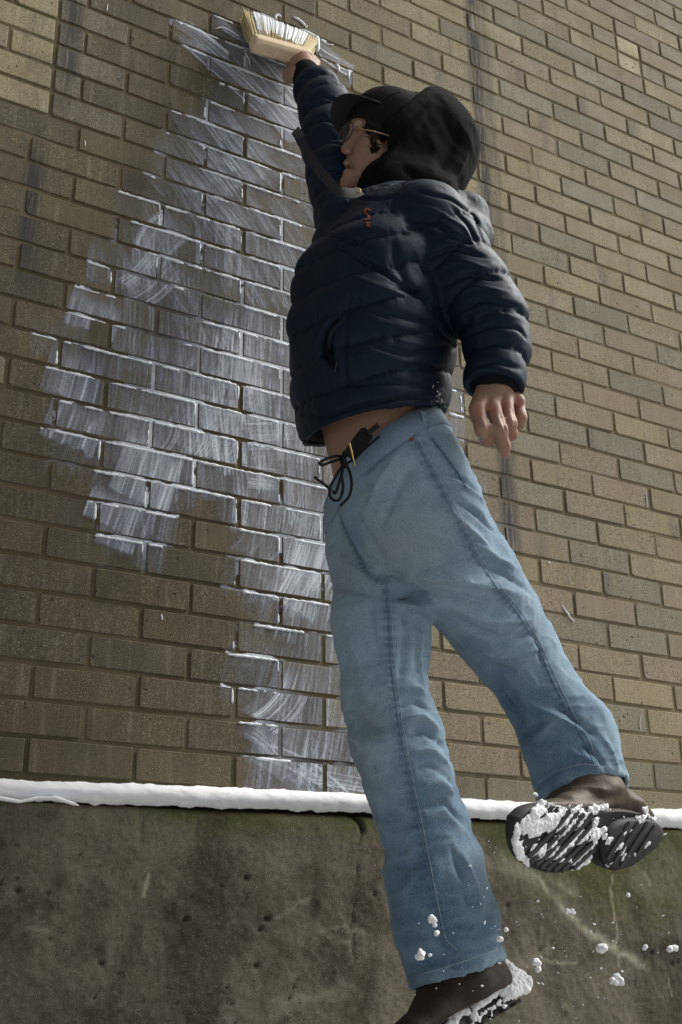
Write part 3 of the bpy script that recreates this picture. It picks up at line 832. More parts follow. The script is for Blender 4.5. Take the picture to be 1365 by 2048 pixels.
def ribbon(c, nrm, w, th):
    """A flat strap along points c, width w across, thickness th along nrm."""
    c = np.asarray(c, float); T = np.gradient(c, axis=0); T /= np.linalg.norm(T, axis=1)[:, None]
    nrm = np.asarray(nrm, float); B = np.cross(T, nrm); B /= np.linalg.norm(B, axis=1)[:, None]; Nn = np.cross(B, T)
    w = np.broadcast_to(np.asarray(w, float), (len(c),))[:, None]
    V = np.concatenate([np.stack([c - B * w / 2 + Nn * th, c + B * w / 2 + Nn * th, c + B * w / 2, c - B * w / 2], 1)[i] for i in range(len(c))])
    F = [(i * 4 + k, i * 4 + (k + 1) % 4, i * 4 + 4 + (k + 1) % 4, i * 4 + 4 + k) for i in range(len(c) - 1) for k in range(4)]
    F += [(0, 1, 2, 3), tuple(len(c) * 4 - 4 + k for k in (3, 2, 1, 0))]
    return V, F
class Bag:
    def __init__(s): s.v = []; s.f = []
    def add(s, vf):
        n = len(s.v); s.v += [tuple(x) for x in vf[0]]; s.f += [tuple(i + n for i in q) for q in vf[1]]; return s
    def build(s, name, mat, parent=None, smooth=True):
        o = mesh_obj(name, s.v, s.f, mat, smooth=smooth); return place(o, parent) if parent else o
def spline(pts, n):
    """Catmull-Rom through 3-D points."""
    p = np.asarray(pts, float); p = np.r_[[2 * p[0] - p[1]], p, [2 * p[-1] - p[-2]]]
    o = []
    for t in np.linspace(0, len(p) - 3 - 1e-6, n):
        i = int(t); f = t - i; a, b, c, d = p[i:i + 4]
        o.append(.5 * (2 * b + (c - a) * f + (2 * a - 5 * b + 4 * c - d) * f * f + (3 * b - a - 3 * c + d) * f ** 3))
    return np.array(o)
def plane3(a, b, c, away):
    """Point and unit normal of the plane through three points, the normal on the side of 'away'."""
    n = np.cross(b - a, c - a); n /= np.linalg.norm(n)
    if n @ (np.asarray(away) - a) < 0: n = -n
    return a, n

# ---------------------------------------------------------------- materials of the person
def mat_denim():
    m = Mat('washed_denim', 0.88, 0.15)
    p = m.pos(); w = m.attr('wash')
    sw = m.n('SeparateColor', {0: w.outputs['Color']})       # r fade, g dark ridges by the seams, b grime
    n = m.noise(p, 14, 4); y = m.noise(m.map(p, (900, 900, 120)), 1.0, 2, .7); k = m.noise(p, 380, 3, .75)
    c = m.mix(m.ramp(m.math('ADD', sw.outputs[0], m.math('MULTIPLY', m.math('SUBTRACT', n, .5), .35)), 0, 1), (0.055, 0.128, 0.235), (0.270, 0.385, 0.470))
    c = m.mix(m.math('MULTIPLY', sw.outputs[1], .75), c, (0.024, 0.062, 0.140))
    c = m.mix(m.math('MULTIPLY', sw.outputs[2], .70), c, (0.185, 0.195, 0.168))
    c = m.mix(m.ramp(y, .35, .7, 0, .30), c, (0.30, 0.37, 0.42))
    c = m.mix(m.ramp(k, .50, .68, 0, .55), c, (0.03, 0.07, 0.13))
    c = m.mix(m.ramp(k, .46, .30, 0, .40), c, (0.30, 0.38, 0.44))
    m.color(c); m.bump(m.math('ADD', y, k), .35, .0008)
    m.b.inputs['Sheen Weight'].default_value = .15
    return m.m
def mat_puffer():
    m = Mat('navy_nylon', 0.5, 0.30)
    p = m.pos()
    m.color(m.mix(m.noise(p, 22, 4), (0.0026, 0.0062, 0.0150), (0.0046, 0.0098, 0.0215)))
    m.bump(m.math('ADD', m.noise(p, 150, 3, .55, .3), m.math('MULTIPLY', m.noise(p, 900, 2), .15)), .16, .0022)
    m.rough(m.ramp(m.noise(p, 60, 3), .3, .7, .54, .68)); m.b.inputs['Specular Tint'].default_value = (.62, .80, 1, 1)
    return m.m
def plain(name, c, rough=.8, spec=.3, bump=None, var=.25, metal=0):
    m = Mat(name, rough, spec); p = m.pos()
    c = np.array(c)
    m.color(m.mix(m.noise(p, 60, 4), tuple(c * (1 - var)), tuple(np.minimum(c * (1 + var), 1))))
    if bump: m.bump(m.noise(p, bump[0], 3, .65), bump[1], bump[2])
    m.b.inputs['Metallic'].default_value = metal
    return m.m
def mat_skin():
    m = Mat('skin', 0.55, 0.35)
    p = m.pos(); f = m.attr('flush').outputs['Fac']
    c = m.mix(m.noise(p, 70, 4), (0.255, 0.150, 0.100), (0.325, 0.200, 0.140))
    c = m.mix(m.ramp(f, 0, 1, 0, .75), c, (0.33, 0.125, 0.090))
    c = m.mix(m.ramp(f, 0, -1, 0, .8), c, (0.07, 0.043, 0.031))
    m.color(c); m.bump(m.noise(p, 500, 3, .6), .25, .0006)
    m.b.inputs['Subsurface Weight'].default_value = .12
    m.b.inputs['Subsurface Radius'].default_value = (.008, .003, .002)
    m.b.inputs['Subsurface Scale'].default_value = .5
    return m.m
M_DENIM, M_PUFF, M_SKIN = mat_denim(), mat_puffer(), mat_skin()
M_FLEECE = plain('black_fleece', (0.0055, 0.006, 0.0065), .95, .08, (420, .8, .002))
M_RIB = plain('black_rib_knit', (0.008, 0.009, 0.010), .95, .1, (300, .5, .002))
M_CAP = plain('faded_black_twill', (0.011, 0.0105, 0.010), .9, .1, (900, .5, .001))
M_BRIM = plain('charcoal_twill', (0.030, 0.029, 0.027), .9, .1, (900, .5, .001))
M_LEATHER = plain('oiled_brown_leather', (0.072, 0.052, 0.033), .6, .35, (45, .5, .004), .55)
M_LEATHER_D = plain('dark_brown_leather', (0.030, 0.020, 0.013), .6, .3, (60, .5, .003), .4)  # darker brown than the leather of the lifted boot
M_RUBBER = plain('black_rubber', (0.032, 0.032, 0.033), .7, .35, (120, .5, .002))
M_HAIR = plain('dark_brown_hair', (0.018, 0.011, 0.007), .7, .2, (300, .9, .003))
M_CORD = plain('black_cord', (0.007, 0.007, 0.008), .8, .2, (500, .5, .001))
M_STRAP = plain('black_webbing', (0.017, 0.018, 0.021), .8, .25, (700, .6, .001))
M_THREAD = plain('pale_thread', (0.34, 0.40, 0.44), .9, .1)
M_DARKTHREAD = plain('dark_blue_thread', (0.055, 0.115, 0.20), .9, .1)
M_SEAM = plain('seam_denim', (0.14, 0.20, 0.265), .9, .1)
M_BRASS = plain('brass', (0.60, 0.45, 0.20), .35, .5, metal=1)
M_ORANGE = plain('orange_embroidery', (0.20, 0.050, 0.026), .8, .2, (900, .6, .001))
M_WOOD = None
# ---------------------------------------------------------------- the person: one skin surface under the clothes
VIEW = RC[:, 1] * np.array((1, 1, 0)); VIEW = VIEW / np.linalg.norm(VIEW)
JEANS_R = [(765, 1130, .36, 95), (763, 1250, .375, 97), (768, 1300, .385, 90), (773, 1400, .40, 83), (795, 1480, .40, 90), (820, 1560, .40, 86), (847, 1650, .40, 84), (870, 1750, .40, 93), (895, 1850, .39, 99), (922, 1990, .38, 95)]
JEANS_L = [(800, 880, .46, 92), (815, 960, .46, 125), (840, 1040, .46, 133), (890, 1120, .45, 118), (930, 1160, .44, 106), (990, 1240, .40, 93), (1030, 1300, .38, 86), (1080, 1385, .40, 77), (1138, 1480, .43, 93), (1176, 1610, .46, 92)]
TORSO = [(805, 478, .41, 98), (787, 515, .41, 130), (762, 600, .42, 158), (746, 690, .42, 162), (741, 770, .42, 155), (748, 850, .42, 150)]
ARM_L = [(850, 455, .53, 92), (905, 535, .57, 84), (950, 590, .60, 77), (985, 640, .62, 70), (996, 700, .62, 63), (989, 765, .62, 60)]
ARM_R = [(702, 440, .30, 72), (676, 360, .26, 58), (661, 285, .22, 55), (654, 222, .18, 53), (634, 180, .145, 42), (618, 158, .13, 31)]
def slim(nodes, k, m=0): return [(a, b, c, max(hw * k - m, 8)) for a, b, c, hw in nodes]

body = Solid()
body.limb(slim(TORSO[:-1], .84), axis=VIEW, sc=1.15)
body.limb([(762, 760, .42, 118), (766, 860, .42, 116), (772, 930, .42, 108)], axis=VIEW, sc=1.15)
body.limb(slim(JEANS_L[1:-1], .72) + [(1172, 1555, .45, 42)], k=.03); body.limb(slim(JEANS_R[:-1], .70) + [(918, 1950, .38, 42)], k=.03)
body.limb(slim(ARM_L, .62), k=.04); body.limb([(989, 740, .62, 38), (992, 785, .62, 33)], k=.012)
body.limb(slim(ARM_R, .62), k=.04); body.limb([(620, 170, .135, 24), (612, 145, .12, 23)], k=.012)
# neck and head, turned to the left and tipped up
HD = .385
body.limb([(790, 455, .40, 62), (768, 370, .39, 52)], k=.03)
body.limb([(782, 268, HD, 74), (835, 276, HD, 74)], k=.03)
body.limb([(765, 255, HD, 62)], k=.02)
body.limb([(742, 285, HD, 44), (727, 330, HD, 34)], k=.02)
body.limb([(770, 335, HD, 46), (712, 366, HD, 24)], k=.02, axis=(0, 1, 0), sc=1.25)
body.limb([(702, 366, HD, 20)], k=.015)
body.limb([(716, 250, HD, 12), (717, 250, HD + .03, 11)], k=.012); body.limb([(716, 250, HD, 12), (717, 250, HD - .03, 11)], k=.012)
body.limb([(709, 262, HD, 8), (692, 299, HD, 10)], k=.008)
body.limb([(696, 303, HD + .012, 8)], k=.006); body.limb([(696, 303, HD - .012, 8)], k=.006)
body.limb([(694, 326, HD - .015, 7), (694, 326, HD + .015, 7)], k=.006)
body.limb([(694, 345, HD - .013, 7.5), (694, 345, HD + .013, 7.5)], k=.005)
body.limb([(738, 292, HD + .035, 22)], k=.02)
eye = Solid().limb([(706, 268, HD + .031, 9)], k=.01); eye2 = Solid().limb([(706, 268, HD - .031, 9)], k=.01)
mouth = Solid().limb([(686, 336, HD - .02, 4.5), (686, 336, HD + .02, 4.5)])
# left hand: back of the hand to us, relaxed, four fingers of different lengths
HLd = .62
for a, b, r0, r1 in (((974, 782), (955, 818), 23, 18), ((985, 780), (985, 810), 25, 18), ((1000, 780), (1012, 804), 25, 17), ((1012, 784), (1037, 802), 22, 14.5)):
    body.limb([(a[0], a[1], HLd, r0), (b[0], b[1], HLd + .012, r1)], k=.008)
body.limb([(960, 822, .60, 20), (1020, 812, .60, 20)], k=.012)
for fg in ([(954, 819, .634, 17.5), (966, 858, .640, 15.5), (975, 880, .618, 13.5), (979, 884, .592, 11)],
           [(986, 811, .640, 17), (1000, 860, .652, 15), (1008, 893, .640, 12.5), (1011, 908, .622, 10.5)],
           [(1012, 805, .638, 16), (1020, 848, .648, 14), (1023, 868, .622, 12), (1020, 866, .595, 10)],
           [(1038, 804, .628, 13.5), (1041, 836, .634, 12.5), (1039, 847, .610, 11), (1036, 842, .590, 9.5)]):
    body.limb([(x, y, d, r * .93) for x, y, d, r in fg], k=.0022)
body.limb([(966, 795, .60, 19), (957, 832, .572, 15), (966, 862, .560, 12)], k=.008)
# right hand closed round the brush handle
body.limb([(612, 148, .12, 25), (604, 128, .098, 25)], k=.01)
for a, b in (((600, 140), (586, 114)), ((606, 136), (603, 111)), ((612, 138), (618, 117)), ((616, 144), (630, 127))):
    body.limb([(a[0], a[1], .105, 18), (b[0], b[1], .090, 12)], k=.007)
for fg in ([(586, 115, .088, 11.5), (578, 118, .058, 11), (592, 128, .046, 10), (602, 133, .060, 9)],
           [(603, 111, .086, 11.5), (594, 109, .054, 11), (604, 121, .040, 10), (611, 129, .056, 9)],
           [(618, 117, .086, 11), (610, 113, .054, 10.5), (616, 124, .042, 9.5), (620, 133, .058, 8.5)],
           [(630, 127, .088, 10), (625, 121, .060, 9.5), (627, 131, .050, 9), (627, 138, .064, 8)]):
    body.limb(fg, k=.0035)
body.limb([(592, 150, .115, 17), (580, 152, .092, 13), (586, 138, .066, 11), (596, 130, .060, 9)], k=.008)
# feet inside the boots
body.limb([(920, 1955, .38, 42), (880, 2010, .39, 32), (800, 2075, .41, 26)], k=.02)
body.limb([(1176, 1560, .45, 45), (1182, 1620, .44, 34), (1100, 1650, .50, 30)], k=.02)
body.sub = [(eye, .006), (eye2, .006), (mouth, .004)]
sk = body.mesh(.0034).relax(2, .4)
sk.tree()
sk.crease([([(970, 826), (978, 852), (985, 880)], .0030, -.0035), ([(1000, 822), (1010, 850), (1014, 868)], .0030, -.0035), ([(1026, 815), (1031, 840), (1032, 852)], .0030, -.0032),
           ([(968, 800), (960, 815)], .004, .0014), ([(985, 795), (985, 812)], .004, .0014), ([(1000, 792), (1010, 806)], .004, .0014), ([(952, 862), (978, 862)], .0025, -.0012), ([(988, 862), (1012, 862)], .0025, -.0012), ([(995, 893), (1020, 893)], .002, -.0010), ([(1008, 846), (1032, 846)], .0025, -.0012)])
sk.tree()
fl = np.zeros(len(sk.v))
for q in ((948, 826), (982, 818), (1008, 812), (1038, 806)): fl += 1.0 * sk.blob(*q, .013)
for q in ((972, 886), (1010, 910), (1022, 875)): fl += .9 * sk.blob(*q, .013)
for q in ((586, 112), (604, 108), (619, 116)): fl += .5 * sk.blob(*q, .012)
fl += .55 * sk.blob(684, 302, .016) + .35 * sk.blob(715, 310, .02) + .5 * sk.blob(690, 344, .008)
for q in ((705, 380), (715, 360), (735, 370), (692, 320), (745, 335)): fl -= .35 * sk.blob(*q, .016)     # stubble
for q in ((655, 890), (650, 870), (664, 920), (660, 905)): fl -= .3 * sk.blob(*q, .014)                # hair on the belly
sk.at['flush'] = np.clip(fl, -1, 1)
person = sk.build('person', M_SKIN)
tag(person, 'leaping person in navy puffer jacket, black hood and pale jeans reaching up with the brush', 'person')

# ---------------------------------------------------------------- jeans
def make_jeans():
    s = Solid()
    s.limb(JEANS_R, k=.02)
    s.limb(JEANS_L, k=.013)
    s.limb([(765, 880, .36, 84), (748, 980, .36, 86), (752, 1090, .35, 90), (768, 1150, .35, 88)], k=.03)
    s.limb([(775, 850, .42, 104), (785, 920, .42, 118), (790, 1000, .42, 126)], k=.03, axis=VIEW, sc=1.2)
    top = plane3(P(668, 962, .42), P(795, 826, .575), P(893, 852, .43), P(770, 700, .42))
    s.cut(*top)
    hr = plane3(P(830, 1978, .38), P(1005, 1920, .38), P(918, 1946, .47), P(930, 2060, .38)); s.cut(*hr, P(918, 1946, .38), .22)
    hl = plane3(P(1083, 1588, .455), P(1266, 1592, .455), P(1174, 1536, .545), P(1180, 1800, .46)); s.cut(*hl, P(1176, 1590, .46), .2)
    # hollow at the waist and the two hems
    inner = Solid()
    inner.limb([(n[0], n[1], n[2], n[3] - 9) for n in JEANS_R[-2:]] , k=.02)
    inner.limb([(n[0], n[1], n[2], n[3] - 9) for n in JEANS_L[-2:]], k=.001)
    inner.limb([(775, 820, .42, 97), (778, 870, .42, 105)], k=.001, axis=VIEW, sc=1.2)
    s.sub = [(inner, .004)]
    j = s.mesh(.0040).relax(2, .5); j.tree()
    j.top, j.hr, j.hl = top, hr, hl
    return j
jn = make_jeans()
v = jn.v
N = jn.normals()
# soft overall rumple, stronger low on the legs
low = sstep(.35, -.2, v[:, 2])
jn.v = v + N * ((.0022 + .0018 * low) * fbm(np.c_[v[:, 0] * 16, v[:, 1] * 16, v[:, 2] * 9], 110, 3) + .0011 * fbm(v * 55, 111, 3) + .0030 * noise3(np.c_[v[:, 0] * 24, v[:, 1] * 24, v[:, 2] * 5], 113) + (.0016 + .0016 * low) * (1 - np.abs(noise3(np.c_[v[:, 0] * 26, v[:, 1] * 26, v[:, 2] * 52], 112))) ** 3)[:, None]
W1, W2, W3 = .006, .011, .018
FOLD = [
    # thigh of the back leg: long drape from the crotch and the big fold under it
    ([(760, 1165), (830, 1148), (900, 1155), (980, 1170), (1040, 1190)], .018, .009), ([(770, 1195), (850, 1190), (930, 1198), (1000, 1215)], .014, -.007), ([(775, 1178), (830, 1190), (862, 1212)], .009, -.007),
    ([(700, 1010), (740, 1080), (770, 1120)], .016, -.004), ([(800, 900), (760, 960), (730, 1030)], .012, .003), ([(830, 920), (790, 990), (760, 1060)], .012, -.003),
    ([(880, 1000), (930, 1050), (990, 1110)], .010, .004), ([(900, 990), (955, 1030), (1000, 1070)], .007, -.004), ([(905, 960), (945, 985), (975, 1010)], .006, .003), ([(880, 940), (930, 960), (955, 985)], .006, -.003),
    ([(930, 1080), (985, 1110), (1035, 1140)], .008, .004), ([(960, 1130), (1010, 1150), (1060, 1190)], .007, -.004),
    ([(900, 1230), (950, 1260), (1000, 1275), (1080, 1268)], .010, -.005), ([(910, 1215), (980, 1240), (1060, 1240)], .010, .005), ([(940, 1300), (1000, 1310), (1070, 1300), (1110, 1285)], .009, .004), ([(950, 1318), (1010, 1335), (1050, 1345)], .007, -.005),
    ([(1005, 1340), (1030, 1370), (1060, 1410), (1120, 1440), (1180, 1470)], .009, .006), ([(1000, 1375), (1030, 1420), (1060, 1470)], .010, -.006), ([(1035, 1480), (1065, 1465), (1085, 1440)], .007, -.006), ([(1040, 1498), (1080, 1475), (1110, 1440)], .006, .005),
    ([(1100, 1400), (1150, 1440), (1200, 1480)], .009, -.004), ([(1060, 1500), (1120, 1490), (1170, 1520), (1200, 1530)], .009, .004), ([(1150, 1480), (1190, 1510), (1215, 1545)], .008, -.005), ([(1200, 1470), (1225, 1510), (1235, 1550)], .007, .004), ([(1130, 1440), (1160, 1490), (1180, 1530)], .006, .003),
    ([(1060, 1250), (1075, 1290), (1085, 1330)], .005, -.003), ([(1010, 1290), (1040, 1325), (1075, 1370)], .006, .003),
    # straight leg: bunches down the inner edge
    ([(800, 1190), (815, 1260), (805, 1320), (800, 1370)], .010, -.004), ([(830, 1200), (845, 1260), (838, 1320), (848, 1370)], .008, .005), ([(815, 1215), (828, 1280), (820, 1345)], .006, .003),
    ([(800, 1380), (830, 1370), (853, 1390)], .007, .004), ([(790, 1420), (830, 1400), (858, 1420)], .008, -.005), ([(800, 1445), (840, 1430), (880, 1465)], .008, .006), ([(805, 1480), (850, 1462), (893, 1505)], .008, -.005), ([(810, 1510), (860, 1495), (902, 1540)], .008, .005), ([(815, 1545), (860, 1530), (908, 1570)], .007, -.004), ([(830, 1580), (880, 1560), (915, 1600)], .008, .004), ([(840, 1620), (890, 1605), (930, 1650)], .009, -.003),
    ([(690, 1420), (730, 1450), (770, 1455)], .014, -.004), ([(700, 1470), (740, 1490), (790, 1480)], .014, .004), ([(730, 1560), (780, 1590), (830, 1590)], .016, -.003), ([(760, 1640), (800, 1670), (850, 1660)], .014, .004), ([(770, 1720), (810, 1740), (850, 1720)], .014, -.003),
    ([(920, 1700), (945, 1760), (965, 1830)], .009, .004), ([(900, 1690), (925, 1760), (935, 1820)], .009, -.004), ([(900, 1840), (940, 1850), (990, 1830)], .008, -.004), ([(890, 1870), (940, 1880), (995, 1868)], .007, .005), ([(900, 1895), (950, 1900), (1000, 1890)], .006, -.004), ([(800, 1850), (840, 1880), (890, 1880)], .010, .003), ([(815, 1900), (850, 1925), (900, 1920)], .009, -.003),
    ([(690, 1250), (720, 1330), (730, 1400)], .016, .003), ([(740, 1180), (745, 1260), (765, 1340)], .010, -.003),
    # fly and lap
    ([(672, 1020), (690, 1060), (715, 1100), (735, 1150)], .007, -.004), ([(690, 1030), (712, 1075), (730, 1120)], .008, .004), ([(665, 1100), (700, 1130), (740, 1165)], .010, .004), ([(668, 1170), (710, 1180), (745, 1190)], .010, -.004)]
jn.crease([(p_, w_ * .68, h_ * 2.1) for p_, w_, h_ in FOLD])
jn.tree()
v = jn.v
wash = np.zeros((len(v), 3))
fade = .53 + .15 * fbm(v * 5, 120, 3)
ridge = (1 - np.abs(noise3(np.c_[v[:, 0] * 26, v[:, 1] * 26, v[:, 2] * 52], 112))) ** 3
fade = fade + .26 * ridge - .08 + .07 * fbm(v * 40, 121, 3)
for px, py, r, a in ((720, 1300, .10, .45), (700, 1200, .09, .35), (760, 1100, .12, .22), (850, 1000, .11, .2), (740, 1480, .07, .30), (960, 1200, .09, .45), (1040, 1280, .06, .25), (760, 1560, .06, .2), (1090, 1330, .05, .2), (800, 900, .06, .15),
                     (770, 1880, .09, -.12), (880, 1800, .12, -.18), (860, 1650, .08, -.12), (930, 1900, .09, -.16), (700, 1060, .035, -.5), (712, 1085, .025, -.5), (820, 1250, .03, -.1), (960, 1060, .06, -.3), (1010, 1140, .06, -.35), (1030, 1430, .05, -.3), (1150, 1500, .08, -.2), (790, 1180, .03, -.35), (1120, 1400, .05, -.15), (900, 930, .05, -.1)):
    fade = fade + a * jn.blob(px, py, r)
wash[:, 0] = np.clip(fade, 0, 1)
for px, py, r, a in ((820, 1090, .09, .65), (780, 1120, .07, .5), (850, 1150, .06, .4), (690, 1150, .06, .4), (740, 1440, .05, .5), (720, 1540, .05, .45), (880, 1040, .07, .4), (690, 1110, .04, .4), (920, 1220, .03, .2), (800, 960, .06, .25)):
    wash[:, 2] = np.maximum(wash[:, 2], a * jn.blob(px, py, r))
def along(pts, w, tick=0, seed=0):
    """Weight beside a seam; tick breaks it into the roping of a felled seam."""
    c, n = jn.path(pts, 5)
    k = np.zeros(len(v))
    sel = np.nonzero(((v > c.min(0) - .03) & (v < c.max(0) + .03)).all(1))[0]
    vv = v[sel]; best = np.full(len(sel), 9.); s = np.zeros(len(sel)); L0 = 0
    for i in range(len(c) - 1):
        ab = c[i + 1] - c[i]; L = np.linalg.norm(ab)
        if L < 1e-6: continue
        t = np.clip((vv - c[i]) @ ab / L ** 2, 0, 1); d = np.linalg.norm(vv - c[i] - t[:, None] * ab, axis=1)
        m = d < best; best[m] = d[m]; s[m] = L0 + t[m] * L; L0 += L
    q = np.exp(-(best / w) ** 2)
    if tick: q = q * (.35 + .65 * (np.sin(s * 2 * math.pi / tick + 3 * noise3(np.c_[s * 30, s * 0, s * 0 + seed], seed)) > -.1))
    k[sel] = q
    return k
SEAM_OUT = [(826, 872), (845, 905), (872, 960), (900, 1010), (925, 1060), (955, 1120), (990, 1170), (1035, 1225), (1075, 1290), (1105, 1360), (1140, 1430), (1175, 1490), (1190, 1535)]
SEAM_IN = [(772, 1165), (778, 1250), (783, 1330), (797, 1440), (820, 1560), (845, 1680), (866, 1790), (885, 1880), (908, 1900), (912, 1945)]
SEAM_FLY = [(678, 1018), (688, 1055), (705, 1090), (725, 1130), (745, 1158), (772, 1166)]
POCKET = [(712, 945), (740, 940), (770, 915), (800, 888), (826, 874)]
BACKPOCKET = [(866, 880), (885, 905), (915, 945), (932, 975)]
for pts, w, tk in ((SEAM_OUT, .009, .016), (SEAM_IN, .009, .014), (SEAM_FLY, .008, .012), (POCKET, .006, 0), (BACKPOCKET, .006, .012)):
    wash[:, 1] = np.maximum(wash[:, 1], 1.0 * along(pts, w * 1.15, tk, 3))
hemd = np.minimum(np.abs((v - jn.hr[0]) @ jn.hr[1] + .022) + 9 * (v[:, 2] > -.1), np.abs((v - jn.hl[0]) @ jn.hl[1] + .022) + 9 * (np.linalg.norm(v - P(1175, 1570, .46), axis=1) > .16))
wash[:, 1] = np.maximum(wash[:, 1], .55 * np.exp(-(hemd / .004) ** 2))
he = np.minimum(np.abs((v - jn.hr[0]) @ jn.hr[1]) + 9 * (v[:, 2] > -.1), np.abs((v - jn.hl[0]) @ jn.hl[1]) + 9 * (np.linalg.norm(v - P(1175, 1570, .46), axis=1) > .16))
hn = noise3(v * np.array((60, 60, 30)), 130)
wash[:, 0] = np.clip(wash[:, 0] + np.exp(-(he / .014) ** 2) * (.25 + .35 * hn), 0, 1)
jn.at['wash'] = wash
jeans = jn.build('jeans', M_DENIM, person)
def seam(name, pts, rad, mat, off=.0002, parent=jeans, surf=jn):
    c, n = surf.path(pts, 5)
    return Bag().add(tube(c + n * off, rad, 6)).build(name, mat, parent)
seam('side_seam', SEAM_OUT, .0010, M_SEAM); seam('inseam', SEAM_IN, .0011, M_SEAM); seam('fly_seam', SEAM_FLY, .0010, M_SEAM)
seam('pocket_edge', POCKET, .0012, M_SEAM); seam('back_pocket_edge', BACKPOCKET, .0013, M_DARKTHREAD)
for off in ((7, -4),):
    for nm, pts in (('stitching', SEAM_OUT[:6]), ('stitching', SEAM_OUT[5:])): seam(nm, [(x + off[0], y + off[1]) for x, y in pts], .0006, M_THREAD)
seam('stitching', [(x + 7, y) for x, y in SEAM_IN[:-1]], .0006, M_THREAD)
seam('stitching', [(x - 8, y + 6) for x, y in SEAM_FLY], .0006, M_THREAD)
seam('hem_stitching', [(838, 1950), (880, 1938), (930, 1922), (1000, 1896)], .0007, M_THREAD)
seam('hem_stitching', [(1076, 1566), (1110, 1543), (1165, 1527), (1205, 1532), (1245, 1560)], .0007, M_THREAD)
# waistband: a band standing a little proud round the top
def waistband():
    c0, n0 = jn.top
    ax = np.array((1, 0, 0)) - n0[0] * n0; ax /= np.linalg.norm(ax); ay = np.cross(n0, ax)
    cen = P(778, 872, .42); cen = cen - ((cen - c0) @ n0) * n0
    V, F = [], []
    K = 96
    for k in range(K):
        t = 2 * math.pi * k / K; d = math.cos(t) * ax + math.sin(t) * ay
        prof = []
        for dz in (-.004, -.040):
            h = jn.bvh.ray_cast(Vector(cen + n0 * dz + d * .5), Vector(-d))
            prof.append(np.array(h[0]) if h[0] is not None else cen + d * .13 + n0 * dz)
        a, b = prof
        V += [a + n0 * .005 - d * .003, a + n0 * .006 + d * .0022, b + d * .0030, b + d * .0005 - n0 * .0015]
    for k in range(K):
        j = (k + 1) % K
        for i in range(3): F.append((k * 4 + i, j * 4 + i, j * 4 + i + 1, k * 4 + i + 1))
    v_ = np.array(V); w_ = np.tile([.55, .12, .1], (len(v_), 1)); w_[0::4, 1] = .5; w_[3::4, 1] = .8
    return place(mesh_obj('waistband', v_, [q[::-1] for q in F], M_DENIM, smooth=True, attrs={'wash': w_}), jeans)
wb = waistband()
wbs = Surf(np.array([x.co for x in wb.data.vertices]), np.array([list(p.vertices) for p in wb.data.polygons])); wbs.tree()
def on_band(pts, step=5): return wbs.path(pts, step)
def loop(pts, w=.012):
    c, n = [], []
    for q in pts:
        a, m_ = wbs.hit(*q)
        if a is None: a, m_ = jn.hit(*q)
        c.append(a + .0015 * m_); n.append(m_ if m_ @ ray(*q) < 0 else -m_)
    V, F = ribbon(np.array(c), np.array(n), w, .003)
    o = mesh_obj('belt_loop', V, F, M_DENIM, smooth=False, attrs={'wash': np.tile([.75, 0, .1], (len(V), 1))}); return place(o, jeans)
loop([(845, 826), (850, 840), (856, 858), (860, 870)])
loop([(694, 905), (700, 920), (706, 938)])
a, n = jn.hit(820, 878)
Bag().add(ribbon(np.array([a, a + .006 * RC[:, 0] - .002 * RC[:, 2]]) + n * .001, np.array([n, n]), .006, .001)).build('orange_tab', M_ORANGE, jeans, False)
# small brass rivet stud on the fly
# ---------------------------------------------------------------- puffer jacket
def make_jacket():
    s = Solid()
    s.limb(TORSO, k=.02, axis=VIEW, sc=1.2)
    s.limb([(690, 430, .40, 48), (668, 500, .40, 36), (640, 560, .42, 46), (625, 660, .42, 46)], k=.03)
    s.limb([(660, 402, .40, 20), (690, 440, .42, 34), (770, 450, .45, 60)], k=.02)         # collar round the throat
    s.limb([(735, 410, .47, 26), (800, 402, .47, 26)], k=.015)
    s.limb(ARM_L, k=.014)
    s.limb(ARM_R, k=.02)
    # the jacket's own hood, folded down behind the shoulders
    s.limb([(820, 412, .43, 26), (885, 410, .44, 32), (932, 430, .44, 40), (948, 472, .44, 33), (942, 500, .45, 24)], k=.02)
    s.limb([(870, 445, .45, 56), (920, 470, .45, 52)], k=.03)
    hem = plane3(P(632, 868, .43), P(792, 812, .60), P(904, 838, .42), P(770, 1000, .42))
    s.cut(*hem, P(765, 850, .42), .24)
    cl = P(989, 775, .62); ax = P(989, 775, .62) - P(996, 700, .62); s.cut(cl, ax, cl, .09)
    cr = P(614, 152, .127); ax = P(614, 152, .127) - P(640, 200, .165); s.cut(cr, ax, cr, .07)
    inner = Solid(); inner.limb([(745, 800, .42, 118), (752, 900, .42, 136)], k=.02, axis=VIEW, sc=1.2)
    il = Solid(); il.limb([(991, 752, .62, 44), (986, 800, .62, 48)])
    s.sub = [(inner, .012), (il, .008)]
    j = s.mesh(.0036).relax(3, .5); j.hem = hem; return j
jk = make_jacket()
v = jk.v; N = jk.normals()
st, dt = chain_coord(v, TORSO); sl, dl = chain_coord(v, ARM_L); sr, dr = chain_coord(v, ARM_R)
rt = np.array([px_node(*n)[1] for n in TORSO]).mean(); ra = .058
et, el, er = dt - rt, dl - ra * 1.15, dr - ra
part = np.argmin(np.stack([et, el, er]), 0)
